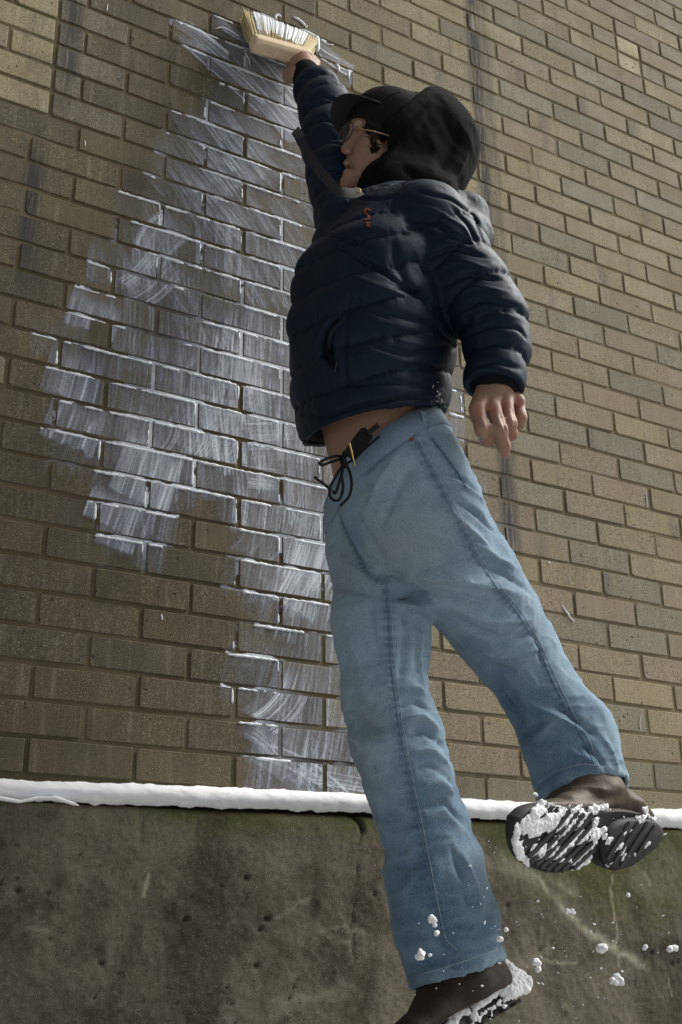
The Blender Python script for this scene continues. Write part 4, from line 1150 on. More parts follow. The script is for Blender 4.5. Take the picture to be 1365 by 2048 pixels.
# torso seams follow the tilt of the hem
hz = -((v - jk.hem[0]) @ jk.hem[1])
coord = np.where(part == 0, hz, np.where(part == 1, sl + .008, sr + .01))
pitch = np.where(part == 0, .066, np.where(part == 1, .072, .070))
wob = .010 * noise3(v * 7, 140) + .004 * noise3(v * 22, 141)
ph = (coord + wob) / pitch
puff = np.abs(np.sin(math.pi * ph))
shoulder = sstep(.36, .46, hz) * (part == 0)
hoodz = sum(np.exp(-(((v - P(*q)) / .07) ** 2).sum(1)) for q in ((885, 398, .45), (935, 430, .45), (950, 480, .46), (690, 420, .42), (760, 410, .47)))
amp = .0120 * (1 - np.clip(shoulder + hoodz, 0, 1))
seamw = np.exp(-(puff / .28) ** 2)
disp = amp * (np.power(puff, .38) - 1.0) + .003
# gathers running off the seams, and slack in the cloth between
across = np.where(part == 0, np.arctan2(v[:, 1] + .42, v[:, 0] - .41) * .15, 0)
gv = np.where((part == 0)[:, None], np.c_[v[:, 0] * 60, v[:, 1] * 60, v[:, 2] * 14], v * np.array((46, 46, 46)))
disp += .0027 * fbm(gv * 1.35, 150, 3) * (.10 + .90 * np.exp(-(puff / .45) ** 2)) + .0014 * fbm(v * 11, 151, 2)
jk.v = v + N * disp[:, None]
jk.tree()
JF = [
    # creases radiating from the armpit and the lifted shoulder
    ([(770, 560), (840, 590), (900, 650)], .010, -.010), ([(700, 500), (760, 540), (820, 575), (870, 610)], .010, -.008), ([(690, 545), (760, 575), (830, 600)], .012, .006), ([(785, 480), (795, 535), (830, 590)], .014, -.006),
    ([(650, 480), (690, 500), (740, 530), (790, 545)], .007, -.006), ([(760, 620), (830, 640), (905, 660)], .009, -.007), ([(770, 645), (850, 665), (905, 672)], .008, .006), ([(740, 690), (820, 712), (900, 690)], .010, -.008), ([(760, 670), (840, 690), (890, 680)], .007, .005),
    ([(690, 720), (760, 700), (820, 712)], .008, .004), ([(800, 735), (850, 730), (895, 745)], .006, -.006), ([(820, 750), (855, 745), (880, 758)], .005, .006), ([(690, 770), (780, 765), (890, 775)], .007, -.006), ([(700, 590), (740, 620), (790, 640)], .008, -.005),
    # upright side-panel seam
    ([(700, 575), (695, 640), (690, 720), (693, 800)], .0045, -.005), ([(640, 540), (634, 620), (628, 700)], .004, -.003),
    # left sleeve: folds that wrap it
    ([(860, 480), (900, 470), (950, 490)], .010, -.005), ([(850, 520), (905, 495), (975, 515)], .009, -.008), ([(860, 545), (920, 520), (985, 540)], .009, .006), ([(880, 575), (935, 548), (1005, 560)], .009, -.009), ([(895, 600), (950, 572), (1020, 585)], .008, .006),
    ([(915, 625), (965, 598), (1040, 615)], .008, -.008), ([(925, 650), (975, 622), (1050, 640)], .008, .006), ([(930, 672), (985, 650), (1040, 655), (1055, 680)], .007, -.007), ([(935, 705), (990, 688), (1050, 705)], .007, -.004), ([(940, 735), (990, 722), (1045, 738)], .007, -.006), ([(940, 760), (985, 752), (1040, 765)], .005, .004),
    ([(800, 440), (860, 440), (920, 480)], .010, -.006), ([(960, 610), (990, 630), (1000, 650)], .005, -.005),
    # right sleeve
    ([(608, 255), (650, 238), (700, 258)], .007, -.008), ([(600, 205), (645, 190), (690, 208)], .006, -.007), ([(622, 300), (660, 282), (695, 290)], .007, -.008), ([(628, 325), (660, 312), (688, 318)], .006, .005), ([(635, 350), (665, 335), (690, 345)], .007, -.007), ([(642, 385), (670, 370), (690, 378)], .007, -.006),
    # folded hood and collar
    ([(840, 385), (900, 395), (950, 430), (970, 490)], .007, -.008), ([(800, 410), (870, 420), (930, 455), (955, 500)], .007, .005), ([(905, 415), (940, 450), (955, 490)], .008, -.008), ([(645, 470), (690, 475), (740, 500)], .006, -.006), ([(700, 395), (760, 400), (800, 390)], .006, -.005),
    # slit of the hand pocket
    ([(682, 632), (655, 650), (643, 685), (652, 715), (672, 738)], .009, -.020), ([(688, 640), (665, 662), (656, 690), (664, 712)], .008, -.012), ([(672, 626), (645, 648), (634, 685), (643, 720)], .006, .006),
    # gathered hem
    ([(595, 822), (650, 838), (720, 812), (800, 795), (890, 800)], .006, -.009), ([(640, 850), (700, 828), (800, 806), (880, 815)], .008, .004), ([(850, 800), (870, 815), (880, 835)], .005, .005)]
jk.crease([(p_, w_ * .62, h_ * (.95 if h_ < 0 else .6)) for p_, w_, h_ in JF])
jk.tree()
jacket = jk.build('jacket', M_PUFF, person)
def on(surf, pts, off=.001, step=4):
    c, n = surf.path(pts, step); return c + n * off, n
# knitted cuffs
def cuff(a, b, r0, r1, sy=1.0):
    a, b = np.array(a), np.array(b); V, F = [], []; ax = (b - a) / np.linalg.norm(b - a)
    u = np.cross(ax, (0, 1, .2)); u /= np.linalg.norm(u); w = np.cross(ax, u); K = 60; M_ = 10
    for i in range(M_ + 3):
        t = min(i, M_) / M_; r = r0 + (r1 - r0) * t + .0022 * math.sin(math.pi * t)
        if i > M_: r -= .004 * (i - M_)
        for k in range(K):
            q = 2 * math.pi * k / K; rr = r + .0007 * (k % 2)
            V.append(a + ax * (np.linalg.norm(b - a) * (t - .12 * (i > M_ + 1))) + rr * (math.cos(q) * u + math.sin(q) * w))
    for i in range(M_ + 2):
        for k in range(K): F.append((i * K + k, i * K + (k + 1) % K, (i + 1) * K + (k + 1) % K, (i + 1) * K + k))
    return place(mesh_obj('cuff', V, F, M_RIB, smooth=True), jacket)
c1 = px_node(990, 752, .62, 49); c2 = px_node(991, 787, .62, 43); cuff(c1[0], c2[0], c1[1], c2[1])
c1 = px_node(619, 166, .138, 29); c2 = px_node(610, 143, .117, 26); cuff(c1[0], c2[0], c1[1], c2[1])
# embroidered mark on the chest: a curling upright script in orange
Lg = Bag()
for pts, w in (([(741, 423), (736, 418), (731, 421), (731, 427), (737, 431), (740, 436), (737, 442), (731, 439)], .0046), ([(733, 445), (737, 449), (740, 455)], .0040), ([(740, 446), (734, 454)], .0034)):
    c, n = on(jk, pts, .0012, 2)
    if len(c) > 1: Lg.add(ribbon(c, n, w, .0012))
Lg.build('chest_emblem', M_ORANGE, jacket, False)
pk = [(680, 634), (664, 646), (652, 668), (647, 692), (652, 715), (670, 736), (667, 712), (664, 690), (668, 664)]
pc = [jk.hit(*q) for q in pk]; pv = [a + .0018 * (n if n @ ray(*q) < 0 else -n) for (a, n), q in zip(pc, pk)]
mid = np.mean(pv, 0) + .003 * RC[:, 1]
place(mesh_obj('pocket_shade_patch', pv + [mid], [(i, (i + 1) % len(pv), len(pv)) for i in range(len(pv))], M_FLEECE), jacket)  # black patch laid on the slit for the shade in the pocket opening
c, n = on(jk, [(676, 725), (673, 735), (672, 745)], .0015)
Bag().add(tube(c, .0018)).build('zip_pull', M_RUBBER, jacket)
# dried splash of paint by the back hem
Sp = Bag(); rr = random.Random(5)
for k in range(13):
    px, py = 876 + rr.gauss(0, 9), 792 + rr.gauss(0, 14); a, n = jk.hit(px, py)
    if a is not None: Sp.add(tube([a + n * .0004, a + n * .0008 + np.array((rr.uniform(-.004, .004), 0, rr.uniform(-.007, .007)))], rr.uniform(.0003, .0007), 5))
Sp.build('paint_splash', M_WET, jacket)['kind'] = 'stuff'

# ---------------------------------------------------------------- black fleece hood over a cap
HY = .385
def make_hood():
    s = Solid()
    s.limb([(784, 288, HY, 93), (846, 288, HY, 103)], k=.02, axis=VIEW, sc=1.02)
    s.limb([(862, 250, HY, 68), (872, 300, HY, 80), (855, 350, HY + .01, 80)], k=.03)
    s.limb([(800, 335, HY, 86), (775, 390, .40, 70), (840, 410, .42, 80)], k=.03)
    e = VIEW * .3
    for (a, b) in (((842, 184), (752, 268)), ((752, 268), (712, 378))):
        p0, p1 = P(*a, HY), P(*b, HY); n = np.cross(p1 - p0, ray(*a)); n /= np.linalg.norm(n)
        if n @ (P(600, 300, HY) - p0) < 0: n = -n
        s.cut(p0, n)
    inner = Solid(); inner.limb([(780, 268, HY, 81), (838, 276, HY, 80)], k=.03); inner.limb([(760, 320, HY, 66), (740, 350, HY, 56)], k=.03)
    s.sub = [(inner, .006)]
    return s.mesh(.0042).relax(2, .5)
hd = make_hood()
v = hd.v; N = hd.normals(); hd.v = v + N * (.0030 * fbm(v * 16, 160, 3) + .0010 * fbm(v * 50, 161, 2))[:, None]
hd.tree()
hd.crease([([(860, 200), (790, 275), (752, 330), (732, 380)], .006, -.004), ([(872, 205), (805, 280), (765, 340)], .008, .004), ([(920, 260), (890, 330), (840, 380)], .014, -.006), ([(940, 290), (915, 350), (880, 385)], .010, .006), ([(800, 330), (840, 360), (900, 372)], .012, -.006), ([(770, 380), (820, 385), (870, 378)], .009, .006),
           ([(880, 215), (900, 260), (930, 300)], .010, -.004), ([(850, 240), (870, 300), (860, 350)], .016, .004), ([(905, 230), (935, 270), (948, 310)], .010, .004)])
hood = hd.build('fleece_hood', M_FLEECE, person)
# hem of the hoodie showing in the throat
def make_cap():
    s = Solid()
    s.limb([(784, 262, HY, 80), (836, 270, HY, 80)], k=.02); s.limb([(764, 253, HY, 71)], k=.03)
    a, b = P(712, 250, HY), P(860, 345, HY); n = np.cross(b - a, ray(733, 240)); n /= np.linalg.norm(n)
    if n @ (P(760, 400, HY) - a) < 0: n = -n
    s.cut(a, n)
    return s.mesh(.0042).relax(2, .5)
cp = make_cap(); N = cp.normals(); cp.v = cp.v + N * (.0012 * fbm(cp.v * 30, 170, 2))[:, None]; cp.tree()
cap = cp.build('cap', M_CAP, person)
Bag().add(tube(on(cp, [(745, 240), (752, 215), (775, 192), (805, 182)], .0004)[0], .0012)).build('crown_seam', M_CAP, cap)
# the peak: a curved bill reaching left, underside to us
def bill():
    V, F = [], []
    na, nb = 25, 13
    cen = P(800, 258, HY); fw = P(674, 203, HY) - P(768, 246, HY); Lf = np.linalg.norm(fw); fw /= Lf
    lat = np.array((0., -1., 0.)); lat = lat - (lat @ fw) * fw; lat /= np.linalg.norm(lat); up = np.cross(fw, lat)
    if up[2] < 0: up = -up
    root = P(768, 246, HY)
    for side in (0, 1):
        for i in range(na):
            u = -1 + 2 * i / (na - 1)
            for j in range(nb):
                t = j / (nb - 1)
                reach = Lf * math.sqrt(max(0, 1 - abs(u) ** 2.6)) + .004
                q = root + lat * u * .082 * (1 - .10 * t) + fw * (t * reach - .030 * u * u * (1 - t)) - up * (.030 * u * u + .004 * t * t - .004) + up * (.0042 * side)
                V.append(q)
    n = na * nb
    for s_ in (0, 1):
        for i in range(na - 1):
            for j in range(nb - 1):
                q = (s_ * n + i * nb + j, s_ * n + i * nb + j + 1, s_ * n + (i + 1) * nb + j + 1, s_ * n + (i + 1) * nb + j); F.append(q if s_ else q[::-1])
    for i in range(na - 1): a = i * nb + nb - 1; F.append((a, a + nb, a + nb + n, a + n))
    return place(mesh_obj('peak', V, F, M_BRIM, smooth=True), cap)
bill()
# hair at the temple and down the jaw
hs_ = Solid().limb([(782, 268, HD, 74.5), (835, 276, HD, 74.5)], k=.03).limb([(765, 255, HD, 69)], k=.02).limb([(742, 285, HD, 49), (738, 300, HD + .03, 24)], k=.02)
a_, b_ = P(728, 236, HD), P(745, 322, HD); n_ = np.cross(b_ - a_, ray(735, 280)); n_ /= np.linalg.norm(n_); hs_.cut(a_, n_ if n_ @ (P(600, 280, HD) - a_) > 0 else -n_)
a_, b_ = P(735, 316, HD), P(800, 335, HD); n_ = np.cross(b_ - a_, ray(760, 325)); n_ /= np.linalg.norm(n_); hs_.cut(a_, n_ if n_ @ (P(760, 420, HD) - a_) > 0 else -n_)
a_, b_ = P(728, 234, HD), P(800, 242, HD); n_ = np.cross(b_ - a_, ray(760, 246)); n_ /= np.linalg.norm(n_); hs_.cut(a_, n_ if n_ @ (P(760, 150, HD) - a_) > 0 else -n_)
hm = hs_.mesh(.003).relax(1, .5); N = hm.normals(); hm.v = hm.v + N * (.0032 * fbm(hm.v * 90, 210, 3) + .0022 * fbm(hm.v * 220, 211, 2))[:, None]
hair_root = hm.build('hair', M_HAIR, person)
Hs = Bag(); rr = random.Random(9)
sk.tree()
for k in range(120):
    t = rr.random()
    px, py = 737 + 14 * t + rr.gauss(0, 4), 254 + 46 * t + rr.gauss(0, 3)
    a, n = sk.hit(px, py)
    if a is None: continue
    n = n if n @ ray(px, py) < 0 else -n
    d = np.array((rr.uniform(-.8, .5), -.5, rr.uniform(-1, .2))); L = rr.uniform(.005, .011)
    pts = [a, a + n * .004 + d * L * .3, a + n * .006 + d * L * .5 + np.array((rr.gauss(0, .004), 0, rr.gauss(0, .004))), a + n * .003 + d * L]
    Hs.add(tube(spline(pts, 6), [.0008, .0009, .0009, .0008, .0006, .0003], 4))
hair = Hs.build('curls', M_HAIR, hair_root); hair['kind'] = 'stuff'
# glasses
M_AMBER = plain('amber_acetate', (0.17, 0.105, 0.045), .35, .4)
def glasses():
    fwd = np.array((-1., 0, .10)); fwd /= np.linalg.norm(fwd); up = np.array((.22, 0, 1.)); up -= (up @ fwd) * fwd; up /= np.linalg.norm(up); sd = np.array((0., -1., 0.))
    mid = P(700, 272, HY)
    fr = Bag(); ln = []
    for s_ in (1, -1):
        c = P(701, 269, HY + .033 * s_) + fwd * .010
        f2 = fwd + sd * .22 * s_; f2 /= np.linalg.norm(f2); x = np.cross(up, f2)
        ring = [c + .0225 * math.cos(t) * x + .0225 * math.sin(t) * up for t in np.linspace(0, 2 * math.pi, 37)]
        fr.add(tube(ring, .0019, 7))
        ln.append([c] + [c + .0220 * math.cos(t) * x + .0220 * math.sin(t) * up for t in np.linspace(0, 2 * math.pi, 25)[:-1]])
    c0 = P(701, 269, HY) + fwd * .016
    fr.add(tube([c0 + sd * .009 + up * .004, c0 + fwd * .003 + up * .007, c0 - sd * .009 + up * .004], .0017, 6))
    o = fr.build('glasses', M_RUBBER, person)
    m = Mat('lens_glass', .05, .5); m.color((.9, .92, .92)); m.b.inputs['Alpha'].default_value = .025
    for L in ln:
        place(mesh_obj('lens', L, [(0, 1 + k, 1 + (k + 1) % 24) for k in range(24)], m.m, smooth=True), o)
    arm = [P(701, 269, HY + .033) + fwd * .006 + sd * .026 + up * .012, P(722, 258, HY + .070), P(745, 262, HY + .075), P(790, 275, HY + .07)]
    Bag().add(tube(spline(arm, 14), .0013, 6)).build('temple', M_AMBER, o)
glasses()
# webbing strap flying loose, and the band under the chin with its stud
st_pts = [P(594, 266, .52), P(612, 300, .525), P(637, 338, .53), P(660, 366, .53), P(682, 384, .525), P(706, 388, .515), P(720, 384, .50)]
c = spline(st_pts, 40)
V, F = ribbon(c, np.tile(-RC[:, 1], (40, 1)), np.interp(np.arange(40), [0, 2, 39], [.019, .017, .021]), .0035)
strap = place(mesh_obj('strap', V, F, M_STRAP), person)
V, F = ribbon(spline([P(590, 261, .519), P(597, 269, .5195), P(603, 279, .522)], 6), np.tile(-RC[:, 1], (6, 1)), .018, .006)
place(mesh_obj('strap_end', V, F, M_RUBBER), strap)
e = P(717, 382, .512)
Bag().add(tube([e + .005 * np.array((math.cos(t) * RC[:, 0] + math.sin(t) * RC[:, 2])) for t in np.linspace(0, 2 * math.pi, 13)], .0011, 6)).build('eyelet', M_BRASS, strap)

# ---------------------------------------------------------------- drawcord and belt tongue at the waist
def cord(pts, r=.0025, d=.53, n=40):
    return tube(spline([P(x, y, d + (q[0] if q else 0)) for x, y, *q in pts], n), r, 7)
B = Bag()
B.add(cord([(690, 915), (672, 912), (652, 918), (640, 926), (645, 930), (662, 924), (688, 916)]))
B.add(cord([(690, 922), (674, 950), (662, 972), (660, 990), (668, 1000), (680, 998), (687, 975), (684, 948), (690, 925)]))
B.add(cord([(692, 925), (700, 945), (704, 968), (700, 990), (690, 1003), (682, 1010)]))
B.add(cord([(663, 982), (648, 968), (629, 954)], n=14)); B.add(cord([(690, 922), (682, 955), (672, 985), (666, 982)], n=20))
B.add(cord([(690, 930, .0), (712, 915, .01), (735, 893, .02), (760, 872, .03)], .0022, .53, 20))
B.add(cord([(692, 905), (688, 918), (692, 932), (686, 924), (690, 908)], .0050, .532, 24))
cordo = B.build('drawcord', M_CORD, person)
V, F = ribbon(spline([P(698, 915, .535), P(712, 895, .545), P(728, 874, .555), P(738, 864, .56)], 12), np.tile(-RC[:, 1], (12, 1)), np.interp(np.arange(12), [0, 9, 11], [.024, .027, .020]), .004)
belt = place(mesh_obj('belt_end', V, F, M_CORD), person)
V, F = ribbon(spline([P(734, 868, .562), P(746, 859, .565), P(756, 851, .568)], 6), np.tile(-RC[:, 1], (6, 1)), .009, .004)
place(mesh_obj('belt_tip', V, F, M_CORD), belt)
B = Bag(); B.add(tube(spline([P(699, 885, .556), P(705, 908, .556), P(711, 935, .552)], 8), [.0016, .0018, .0018, .0017, .0015, .0012, .001, .0006], 6))
B.build('brass_pin', M_BRASS, person)

# ---------------------------------------------------------------- boots
def snowy(c, n, rad, seed, flat=.55):
    """A lump of clinging snow at c."""
    r = random.Random(seed); V, F = [], []
    n = np.asarray(n) / np.linalg.norm(n); u = np.cross(n, (.3, .2, .9)); u /= np.linalg.norm(u); w = np.cross(n, u)
    K, Mm = 9, 5; el = r.uniform(.55, 1.8)
    for i in range(Mm):
        a = math.pi * (i + .5) / Mm
        for k in range(K):
            t = 2 * math.pi * k / K; q = rad * (1 + r.uniform(-.28, .28))
            V.append(c + q * (math.sin(a) * (math.cos(t) * u * el + math.sin(t) * w / el) + flat * math.cos(a) * n))
    F = [(i * K + k, i * K + (k + 1) % K, (i + 1) * K + (k + 1) % K, (i + 1) * K + k) for i in range(Mm - 1) for k in range(K)]
    F += [tuple(range(K))[::-1], tuple((Mm - 1) * K + k for k in range(K))]
    return V, F
# lifted boot, sole to the camera
so = plane3(P(1030, 1680, .61), P(1312, 1665, .50), P(1150, 1745, .54), CAM)
SN = so[1]
def on_sole(px, py, off=0.0):
    px = 1324 + (px - 1324) * .965
    d = ray(px, py); return CAM + d * (((so[0] + SN * off) - CAM) @ SN / (d @ SN))
OUT = [(1026, 1640), (1023, 1672), (1030, 1705), (1050, 1730), (1082, 1745), (1120, 1744), (1150, 1733), (1178, 1712), (1192, 1706), (1196, 1722), (1212, 1739), (1238, 1740), (1275, 1718), (1310, 1690), (1324, 1668), (1316, 1645), (1290, 1630), (1240, 1622), (1190, 1626), (1140, 1618), (1090, 1612), (1050, 1620)]
def sole():
    c = np.array([on_sole(*q) for q in OUT]); c = spline(np.r_[c, c[:1]], 88)[:-1]
    n = len(c); V, F = [], []
    cen = c.mean(0)
    for off, ins in ((-.001, .05), (0, .015), (-.006, -.004), (-.022, .0), (-.026, .04)):
        V += list(cen + (c - cen) * (1 - ins) + SN * off)
    for L in range(4):
        for k in range(n): F.append((L * n + k, L * n + (k + 1) % n, (L + 1) * n + (k + 1) % n, (L + 1) * n + k))
    F.append(tuple(range(n))[::-1]); F.append(tuple(4 * n + k for k in range(n)))
    return V, F
def inside_px(poly, x, y):
    c = False; j = len(poly) - 1
    for i in range(len(poly)):
        if (poly[i][1] > y) != (poly[j][1] > y) and x < (poly[j][0] - poly[i][0]) * (y - poly[i][1]) / (poly[j][1] - poly[i][1]) + poly[i][0]: c = not c
        j = i
    return c
def upper_boot():
    s = Solid()
    s.limb([(1170, 1545, .455, 62), (1172, 1598, .465, 76), (1178, 1630, .46, 74)], k=.03)
    s.limb([(1088, 1660, .545, 54), (1140, 1650, .515, 54), (1240, 1645, .46, 54), (1272, 1648, .45, 42)], k=.035)
    s.cut(so[0] - SN * .022, SN)
    u = s.mesh(.0042).relax(2, .5); N = u.normals()
    u.v = u.v + N * (.003 * fbm(u.v * 18, 180, 3))[:, None]; u.tree()
    u.crease([([(1100, 1590), (1160, 1600), (1240, 1592)], .008, -.005), ([(1095, 1605), (1170, 1614), (1250, 1606)], .007, .004), ([(1120, 1580), (1170, 1575), (1230, 1585)], .007, .004), ([(1090, 1618), (1150, 1610)], .006, -.004)])
    return u
ub = upper_boot(); boot = ub.build('boot', M_LEATHER, person)
soleo = Bag().add(sole()).build('sole', M_RUBBER, boot)
Bt = random.Random(12)
# cleats: slanting bars across the forefoot, a heel block with bars of its own
FORE = [q for q in OUT[:9]] + [(1185, 1690), (1178, 1640)] + OUT[18:]
HEEL = [(1196, 1700), (1206, 1728), (1238, 1733), (1275, 1712), (1314, 1676), (1310, 1648), (1280, 1636), (1230, 1640), (1200, 1670)]
V0, F0 = [], []
hc = np.array([on_sole(*q) for q in HEEL]); hc = spline(np.r_[hc, hc[:1]], 45)[:-1]; n = len(hc); cen = hc.mean(0)
V = list(cen + (hc - cen) * .93 + SN * .014) + list(cen + (hc - cen) * 1.0 + SN * .011) + list(hc - SN * .004)
F = [(L * n + k, L * n + (k + 1) % n, (L + 1) * n + (k + 1) % n, (L + 1) * n + k) for L in range(2) for k in range(n)] + [tuple(range(n))[::-1]]
Bag().add((V, F)).build('heel', M_RUBBER, boot)
for k in range(13):
    x0 = 1000 + k * 17
    pts = []
    for t in np.linspace(0, 1, 24):
        x, y = x0 + t * 130 + 8 * math.sin(t * 3), 1752 - t * 130
        if inside_px(FORE, x, y): pts.append(on_sole(x, y, .0022))
    if len(pts) > 3:
        c = np.array(pts)
        V, F = ribbon(c, np.tile(SN, (len(c), 1)), .0070, .0042)
        place(mesh_obj('cleat', V, F, M_RUBBER), soleo)
for k in range(6):
    pts = []
    for t in np.linspace(0, 1, 14):
        x, y = 1195 + k * 19 + t * 60, 1740 - t * 95
        if inside_px(HEEL, x, y): pts.append(on_sole(x, y, .0145))
    if len(pts) > 3: place(mesh_obj('cleat', *ribbon(np.array(pts), np.tile(SN, (len(pts), 1)), .0072, .003), M_RUBBER), soleo)
Sb = Solid(); k = 0
def pack(pts, rad, nper, off=.006, jit=5):
    global k
    for (a, b) in zip(pts[:-1], pts[1:]):
        q = []
        for t in np.linspace(0, 1, max(3, nper // 2)):
            x, y = a[0] + (b[0] - a[0]) * t + Bt.gauss(0, jit * .8), a[1] + (b[1] - a[1]) * t + Bt.gauss(0, jit * .8)
            q.append((on_sole(x, y, off * Bt.uniform(.2, .8)), rad * Bt.uniform(.22, .72)))
        Sb.limb(q, k=.0025, axis=SN, sc=.38, pix=False)
        for _ in range(nper // 3):
            x, y = a[0] + (b[0] - a[0]) * Bt.random() + Bt.gauss(0, jit * 1.8), a[1] + (b[1] - a[1]) * Bt.random() + Bt.gauss(0, jit * 1.8)
            if off < 0 or inside_px(OUT, x, y): Sb.limb([(on_sole(x, y, off * .3), Bt.uniform(.0009, .0020))], k=.001, pix=False)
        for _ in range(nper // 2):
            x, y = a[0] + (b[0] - a[0]) * Bt.random() + Bt.gauss(0, jit * 2), a[1] + (b[1] - a[1]) * Bt.random() + Bt.gauss(0, jit * 2)
            if inside_px(OUT, x, y): Sb.limb([(on_sole(x, y, off * .4), rad * Bt.uniform(.15, .5)), (on_sole(x + Bt.uniform(4, 14), y - Bt.uniform(2, 9), off * .4), rad * Bt.uniform(.1, .4))], k=.002, axis=SN, sc=.6, pix=False)
pack([(1040, 1640), (1055, 1660), (1080, 1655), (1110, 1640)], .008, 12, .003, 6); pack([(1035, 1660), (1060, 1650), (1100, 1632)], .0065, 12, .003, 6)
pack([(1026, 1650), (1022, 1685), (1034, 1715), (1050, 1730)], .0065, 8, 0, 2)
pack([(1110, 1650), (1135, 1640), (1155, 1645)], .006, 9, .004, 3); pack([(1190, 1640), (1180, 1662), (1160, 1680), (1130, 1687)], .0050, 12, .006, 2); pack([(1210, 1655), (1185, 1675), (1150, 1682)], .0048, 12, .006, 2)
pack([(1100, 1700), (1104, 1718), (1130, 1726), (1150, 1722)], .0046, 8, .006, 2); pack([(1112, 1697), (1128, 1700)], .004, 6, .006, 2); pack([(1235, 1670), (1215, 1682), (1207, 1690)], .005, 6, .014, 2); pack([(1210, 1735), (1250, 1715), (1290, 1690), (1322, 1668)], .0055, 10, .012, 3); pack([(1225, 1728), (1280, 1700)], .004, 12, .015, 4)
pack([(1322, 1668), (1312, 1646), (1295, 1628), (1285, 1615)], .006, 8, -.004, 3); pack([(1170, 1616), (1200, 1618), (1215, 1610)], .0065, 7, -.004, 3); pack([(1065, 1612), (1085, 1606), (1140, 1620), (1160, 1622)], .0048, 6, -.002, 3); pack([(1270, 1640), (1285, 1650)], .005, 5, .012, 3); pack([(1180, 1715), (1165, 1728), (1140, 1738)], .0045, 6, .002, 2)
pack([(1040, 1632), (1024, 1655), (1020, 1690), (1032, 1722)], .0058, 9, -.010, 3)
for _ in range(46):
    x, y = Bt.uniform(1040, 1290), Bt.uniform(1630, 1735); L_ = Bt.uniform(8, 30); r_ = Bt.uniform(.0012, .0028)
    if inside_px(FORE, x, y) or inside_px(HEEL, x, y):
        o_ = .013 if inside_px(HEEL, x, y) else .002
        Sb.limb([(on_sole(x, y, o_), r_), (on_sole(x + L_ * .5, y - L_ * .5, o_), r_ * 1.2), (on_sole(x + L_, y - L_ * .9, o_), r_ * .5)], k=.002, axis=SN, sc=.6, pix=False)
for _ in range(70):
    x, y = Bt.uniform(1025, 1320), Bt.uniform(1612, 1742)
    if inside_px(OUT, x, y): Sb.limb([(on_sole(x, y, .003), Bt.uniform(.0010, .0026))], k=.002, pix=False)
def snow_mass(S_):
    m_ = S_.mesh(.0014); N_ = m_.normals(); m_.v = m_.v + N_ * (.0019 * fbm(m_.v * 260, 200, 3) + .0018 * fbm(m_.v * 100, 201, 2))[:, None]; m_.relax(2, .5); return m_
o = snow_mass(Sb).build('clinging_snow', M_SNOW, boot); o['kind'] = 'stuff'
# boot of the straight leg, toe down, heel caked with snow
def low_boot():
    s = Solid()
    s.limb([(915, 1900, .38, 78), (922, 1975, .385, 80), (930, 2010, .39, 74)], k=.03)
    s.limb([(985, 1958, .38, 38), (935, 1985, .385, 56), (876, 2042, .40, 54), (828, 2096, .415, 48), (785, 2140, .425, 38)], k=.03)
    return s
lb = low_boot()
sp_a, sp_b = P(1042, 1950, .385), P(880, 2040, .415)
n_ = np.cross(sp_b - sp_a, ray(960, 2010)); n_ /= np.linalg.norm(n_)
if n_ @ (P(1100, 2150, .39) - sp_a) < 0: n_ = -n_
lb.cut(sp_a + n_ * .004, n_)
lbm = lb.mesh(.0045).relax(2, .5); N = lbm.normals(); lbm.v = lbm.v + N * (.003 * fbm(lbm.v * 18, 190, 3))[:, None]
boot2 = lbm.build('boot', M_LEATHER_D, person); boot2['label'] = 'dark boot of the lower foot, heel caked with snow'
# sole: welt plus cleated rubber under it
ax = (sp_b - sp_a) / np.linalg.norm(sp_b - sp_a); lat = np.cross(n_, ax)
if lat @ RC[:, 1] > 0: lat = -lat
mid0 = sp_a + lat * -.045 + n_ * .030
def low_sole():
    V, F = [], []; K = 60
    for off, g in ((-.030, .97), (-.024, 1.0), (-.004, 1.02), (0, .97)):
        for q in range(K):
            t = 2 * math.pi * q / K; u = .148 - .148 * math.cos(t); w = math.sin(t)
            wid = .036 + .014 * sstep(.10, .2, u) - .006 * sstep(.07, .12, u) * sstep(.16, .12, u)
            V.append(mid0 + ax * (u * g - .006 * 0) + lat * (abs(w) ** .65 * math.copysign(1, w) * wid * g) + n_ * off)
    for L in range(3):
        for q in range(K): F.append((L * K + q, L * K + (q + 1) % K, (L + 1) * K + (q + 1) % K, (L + 1) * K + q))
    F += [tuple(range(K))[::-1], tuple(3 * K + q for q in range(K))]
    return V, F
sole2 = Bag().add(low_sole()).build('sole', M_RUBBER, boot2)
for q in range(9):
    u = .02 + q * .028
    place(mesh_obj('cleat', *ribbon(np.array([mid0 + ax * (u + .01 * t) + lat * (.040 * (2 * t - 1)) + n_ * .001 for t in np.linspace(0, 1, 5)]), np.tile(n_, (5, 1)), .013, .006), M_RUBBER), sole2)
Sb = Solid()
lbm.tree()
def pack2(pts, rad, nper, jit=5, out=.004):
    global k
    for (a, b) in zip(pts[:-1], pts[1:]):
        for t in np.linspace(0, 1, nper, endpoint=False):
            x, y = a[0] + (b[0] - a[0]) * t + Bt.gauss(0, jit), a[1] + (b[1] - a[1]) * t + Bt.gauss(0, jit)
            d = ray(x, y); m_ = -RC[:, 1]
            # on the near flank of the sole
            fl_ = sp_a + lat * 0.0
            p = CAM + d * ((fl_ - CAM) @ lat / (d @ lat)) + lat * out
            Sb.limb([(p, rad * Bt.uniform(.5, 1.2))], k=.004, pix=False)
pack2([(1003, 1930), (1010, 1950), (1030, 1955), (1042, 1968), (1020, 1985), (1005, 1975)], .0095, 12, 6); pack2([(1000, 1940), (1000, 1965), (985, 1990)], .007, 8, 5); pack2([(990, 1985), (965, 2005), (940, 2025)], .0060, 9, 4)
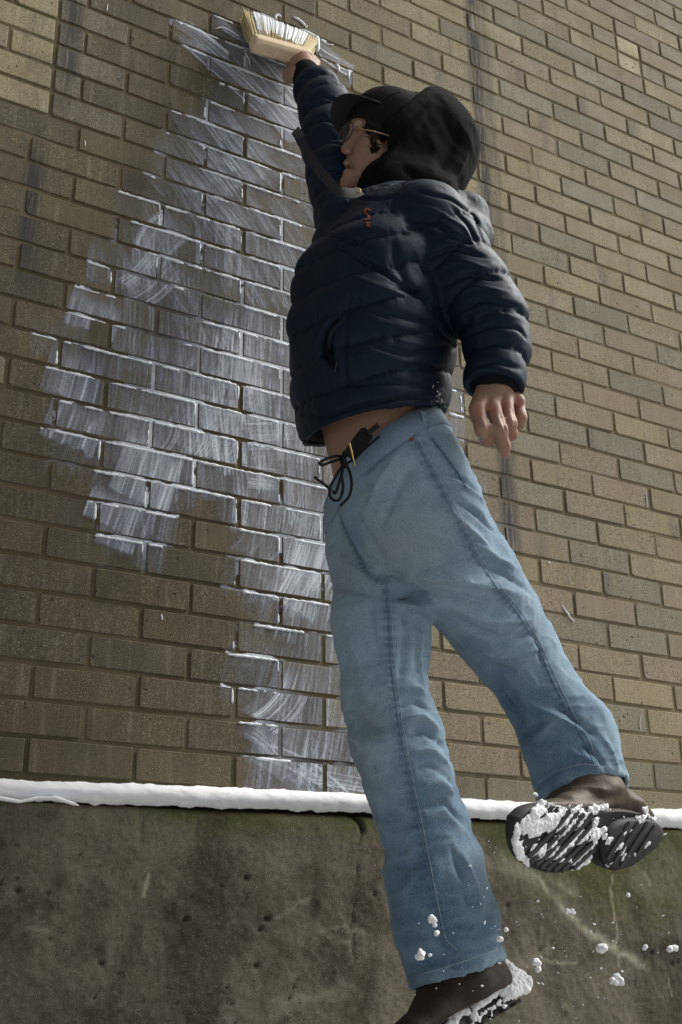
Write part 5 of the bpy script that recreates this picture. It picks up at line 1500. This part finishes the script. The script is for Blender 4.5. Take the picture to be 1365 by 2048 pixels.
pack2([(935, 2015), (905, 2035), (893, 2046)], .006, 9, 4); pack2([(1040, 1975), (1010, 2005), (975, 2030), (940, 2050)], .0030, 9, 4); pack2([(1000, 2010), (950, 2040)], .0025, 10, 8)
o = snow_mass(Sb).build('clinging_snow', M_SNOW, boot2); o['kind'] = 'stuff'

# ---------------------------------------------------------------- the brush in the raised hand
def mat_wood():
    m = Mat('pale_wood', .6, .3); p = m.pos()
    g = m.noise(m.map(p, (40, 40, 400)), 1.0, 4, .6)
    m.color(m.mix(m.ramp(g, .3, .7), (0.60, 0.46, 0.29), (0.72, 0.58, 0.40))); m.bump(g, .2, .001); return m.m
M_WOOD = mat_wood()
def mat_bristle():
    m = Mat('straw_bristle', .7, .3); w = m.attr('paint').outputs['Fac']
    m.color(m.mix(w, (0.60, 0.50, 0.29), (0.83, 0.85, 0.86))); return m.m
M_BRIS = mat_bristle()
bl, br_ = P(508, 86, .098), P(618, 116, .098)
brush = empty('paint_brush', (bl + br_) / 2, 'wide wooden block brush loaded with white paint held against the bricks', 'brush')
bx = (br_ - bl) / np.linalg.norm(br_ - bl)
tipm = (P(490, 32, .012) + P(628, 86, .012)) / 2
bz = tipm - (bl + br_) / 2; bz -= (bz @ bx) * bx; bz /= np.linalg.norm(bz); by = np.cross(bx, bz)
if by @ RC[:, 1] > 0: by = -by
def block():
    L = np.linalg.norm(br_ - bl) + .008; V, F = [], []
    prof = [(-.017, -.020), (.010, -.023), (.019, -.015), (.021, .010), (.016, .020), (-.010, .021), (-.020, .012), (-.021, -.012)]
    prof = [(a, b) for a, b in prof]; K = len(prof)
    for t, g in ((0, .80), (.03, .96), (.10, 1), (.5, 1), (.9, 1), (.97, .96), (1, .80)):
        for a, b in prof: V.append(bl - bx * .004 + bx * L * t + by * a * g + bz * b * g)
    F = [(i * K + k, i * K + (k + 1) % K, (i + 1) * K + (k + 1) % K, (i + 1) * K + k) for i in range(6) for k in range(K)] + [tuple(range(K))[::-1], tuple(6 * K + k for k in range(K))]
    return V, F
blk = Bag().add(block()).build('block', M_WOOD, brush, False)
bv = blk.modifiers.new('edge', 'BEVEL'); bv.width = .0025; bv.segments = 2; bv.limit_method = 'ANGLE'
hs_, he_ = P(556, 110, .112), P(640, 150, .040)
Bag().add(tube(spline([P(548, 106, .100), P(562, 112, .092), P(590, 125, .070), P(618, 140, .052)], 16), [.013, .0135] + [.0115] * 12 + [.011, .009], 14)).build('handle', M_WOOD, brush)
nB = 1500
V, F, pa = [], [], []
r9 = np.random.default_rng(4)
bcol = 9
for i in range(nB):
    t = r9.uniform(-.01, 1.01); dth = r9.uniform(-1, 1)
    root = bl + (br_ - bl) * np.clip(t, .01, .99) + by * dth * .013 + bz * .017
    tl, tr = P(486, 33, .014), P(632, 90, .014)
    tip = tl + (tr - tl) * t + by * dth * .020 + r9.normal(0, .0022, 3) + bz * r9.normal(0, .0025)
    midp = (root + tip) / 2 + (bx * (-.004 if t < .15 else .003 if t > .9 else 0)) + by * dth * .004 + r9.normal(0, .001, 3)
    if r9.random() < .03: tip += bx * .012 * np.sign(t - .5) - bz * .01
    pts = spline([root, midp, tip], 5)
    n0 = len(V); vv, ff = tube(pts, [.0010, .0011, .0011, .0010, .0006], 3)
    V += vv; F += [tuple(q + n0 for q in f_) for f_ in ff]
    cov = (0.10 < t + .03 * math.sin(t * 60) < .87) and dth > -.6
    for q in range(5): pa += [float(cov) * float(np.clip((q - 1.0 + .9 * noise3(np.array([[t * 26, 0, 1]]), 8)[0]) / 1.0, 0, 1))] * 3
bris = place(mesh_obj('bristles', V, F, M_BRIS, attrs={'paint': np.array(pa)}), brush); bris['kind'] = 'stuff'
# the wet coat of paint lying on the near face of the bristles
Vc, nu_, nt_ = [], 90, 18
for i in range(nu_):
    t = .10 + .76 * i / (nu_ - 1)
    rib = .0019 * noise3(np.array([[t * 55, 0, 2]]), 12)[0] + .0014 * noise3(np.array([[t * 120, 0, 2]]), 13)[0]
    s0 = .27 + .13 * noise3(np.array([[t * 40, 0, 3]]), 14)[0]
    for jx in range(nt_):
        s_ = s0 + (1.0 - s0) * jx / (nt_ - 1)
        root = bl + (br_ - bl) * t + by * .013 + bz * .017; tip = P(486, 33, .014) * (1 - t) + P(632, 90, .014) * t + by * .020
        Vc.append(root + (tip - root) * s_ + by * (.0016 + rib + .0016 * math.sin(math.pi * jx / (nt_ - 1))))
place(mesh_obj('wet_coat', Vc, grid_faces(nu_, nt_), M_WET, smooth=True), brush)
# curls and runs of fresh paint on the bricks round the brush
Fp = Bag()
for pts, rad in (([(555, 40), (551, 34), (556, 30), (563, 33)], .0035), ([(586, 33), (596, 38), (605, 45), (612, 53)], .0032), ([(612, 53), (614, 55)], .0045), ([(628, 70), (635, 78), (636, 92), (634, 104)], .0060), ([(600, 58), (618, 66), (632, 74)], .0040), ([(673, 127), (677, 135), (678, 143)], .0042), ([(640, 95), (650, 104), (668, 114), (680, 121)], .0018), ([(643, 80), (655, 88), (668, 90)], .0014), ([(520, 25), (535, 32), (550, 38)], .0016), ([(490, 105), (498, 118), (500, 130)], .0014), ([(430, 58), (445, 55), (462, 62), (480, 74)], .0018), ([(1124, 1208), (1132, 1222), (1142, 1236), (1150, 1243)], .0014), ([(1132, 1222), (1140, 1232)], .0022), ([(1137, 1150), (1141, 1162), (1145, 1168)], .0007), ([(1096, 1124), (1100, 1127)], .0022), ([(1284, 1428), (1280, 1445), (1283, 1462)], .0008), ([(1292, 860), (1292, 880)], .0008), ([(1293, 985), (1294, 1002), (1295, 1015)], .0010), ([(323, 1228), (325, 1240)], .0014), ([(216, 8), (214, 22)], .0010), ([(170, 280), (171, 292)], .0010)):
    c = spline([P(a, b, .001) for a, b in pts], 14); Fp.add(tube(c, np.interp(np.arange(14), [0, 3, 11, 13], [.3, 1, 1, .4]) * rad, 7))
o = Fp.build('fresh_paint', M_WET, wall); o['kind'] = 'stuff'

# ---------------------------------------------------------------- snow thrown up by the boots
big = [(1140, 1824, .0085), (1205, 1897, .0105), (1074, 1926, .0075), (1077, 1937, .005), (1238, 1963, .0105), (1345, 1898, .009), (1290, 1896, .005), (862, 1838, .0070), (845, 1911, .0085), (870, 1851, .004), (1001, 1878, .005), (1071, 1590, .0045), (876, 1866, .0045), (1012, 1860, .0035), (1256, 1790, .0035)]
words = ['oblong chunk', 'large ragged clump', 'flat chip', 'small crumb', 'blocky lump', 'tall chunk', 'round crumb', 'round lump', 'slanting chip', 'tiny crumb', 'small lump', 'stray flake', 'faint crumb', 'speck', 'tiny speck']
where = ['falling below the lifted boot', 'in the air right of the lower boot', 'beside the heel of the lower boot', 'just under the flat chip by the lower heel', 'lowest in the air at the right', 'at the right edge before the concrete', 'left of the tall chunk', 'flying past the hem of the straight leg', 'across the lower hem of the straight leg', 'under the round lump on the jeans', 'just right of the lower trouser hem', 'beside the toe of the lifted boot', 'on the inseam above the lower hem', 'right of the calf of the straight leg', 'below the heel of the lifted boot']
for i, (x, y, r_) in enumerate(big):
    d = random.uniform(.42, .62) if not 800 < x < 900 else .56
    c = P(x, y, d)
    q = random.Random(900 + i); C_ = Solid(); el = np.array((q.uniform(.7, 1.9), 1, q.uniform(.45, .9)))
    for _ in range(7): C_.limb([(np.array([q.gauss(0, .36) for _ in range(3)]) * r_ * el, r_ * q.uniform(.3, .6))], k=.0035, pix=False)
    m_ = C_.mesh(max(.0012, r_ / 7)); N_ = m_.normals(); m_.v = m_.v + N_ * (r_ * .22 * fbm(m_.v * 2.2 / r_ + i, 220 + i, 3))[:, None]; m_.relax(3, .5)
    o = mesh_obj('snow_clump', m_.v, m_.f, M_SNOW, smooth=True); o.location = c
    tag(o, words[i] + ' of snow ' + where[i], 'snow clump', 'snow clumps thrown up by the boots')
Fk = Bag(); rf_ = random.Random(21)
for i in range(95):
    x, y = rf_.gauss(1080, 150), rf_.gauss(1850, 110)
    if not (780 < x < 1380): continue
    d = rf_.uniform(.42, .70) if not 780 < x < 1010 else rf_.uniform(.55, .7)
    Fk.add(snowy(P(x, y, d), np.array((rf_.uniform(-1, 1), rf_.uniform(-1, 0), rf_.uniform(-1, 1) + .01)), rf_.choice((.0007, .0009, .0012, .0019)), 2000 + i, .45))
o = Fk.build('snow_flakes', M_SNOW); tag(o, 'fine flakes of snow flying in the air round the boots', kind='stuff')
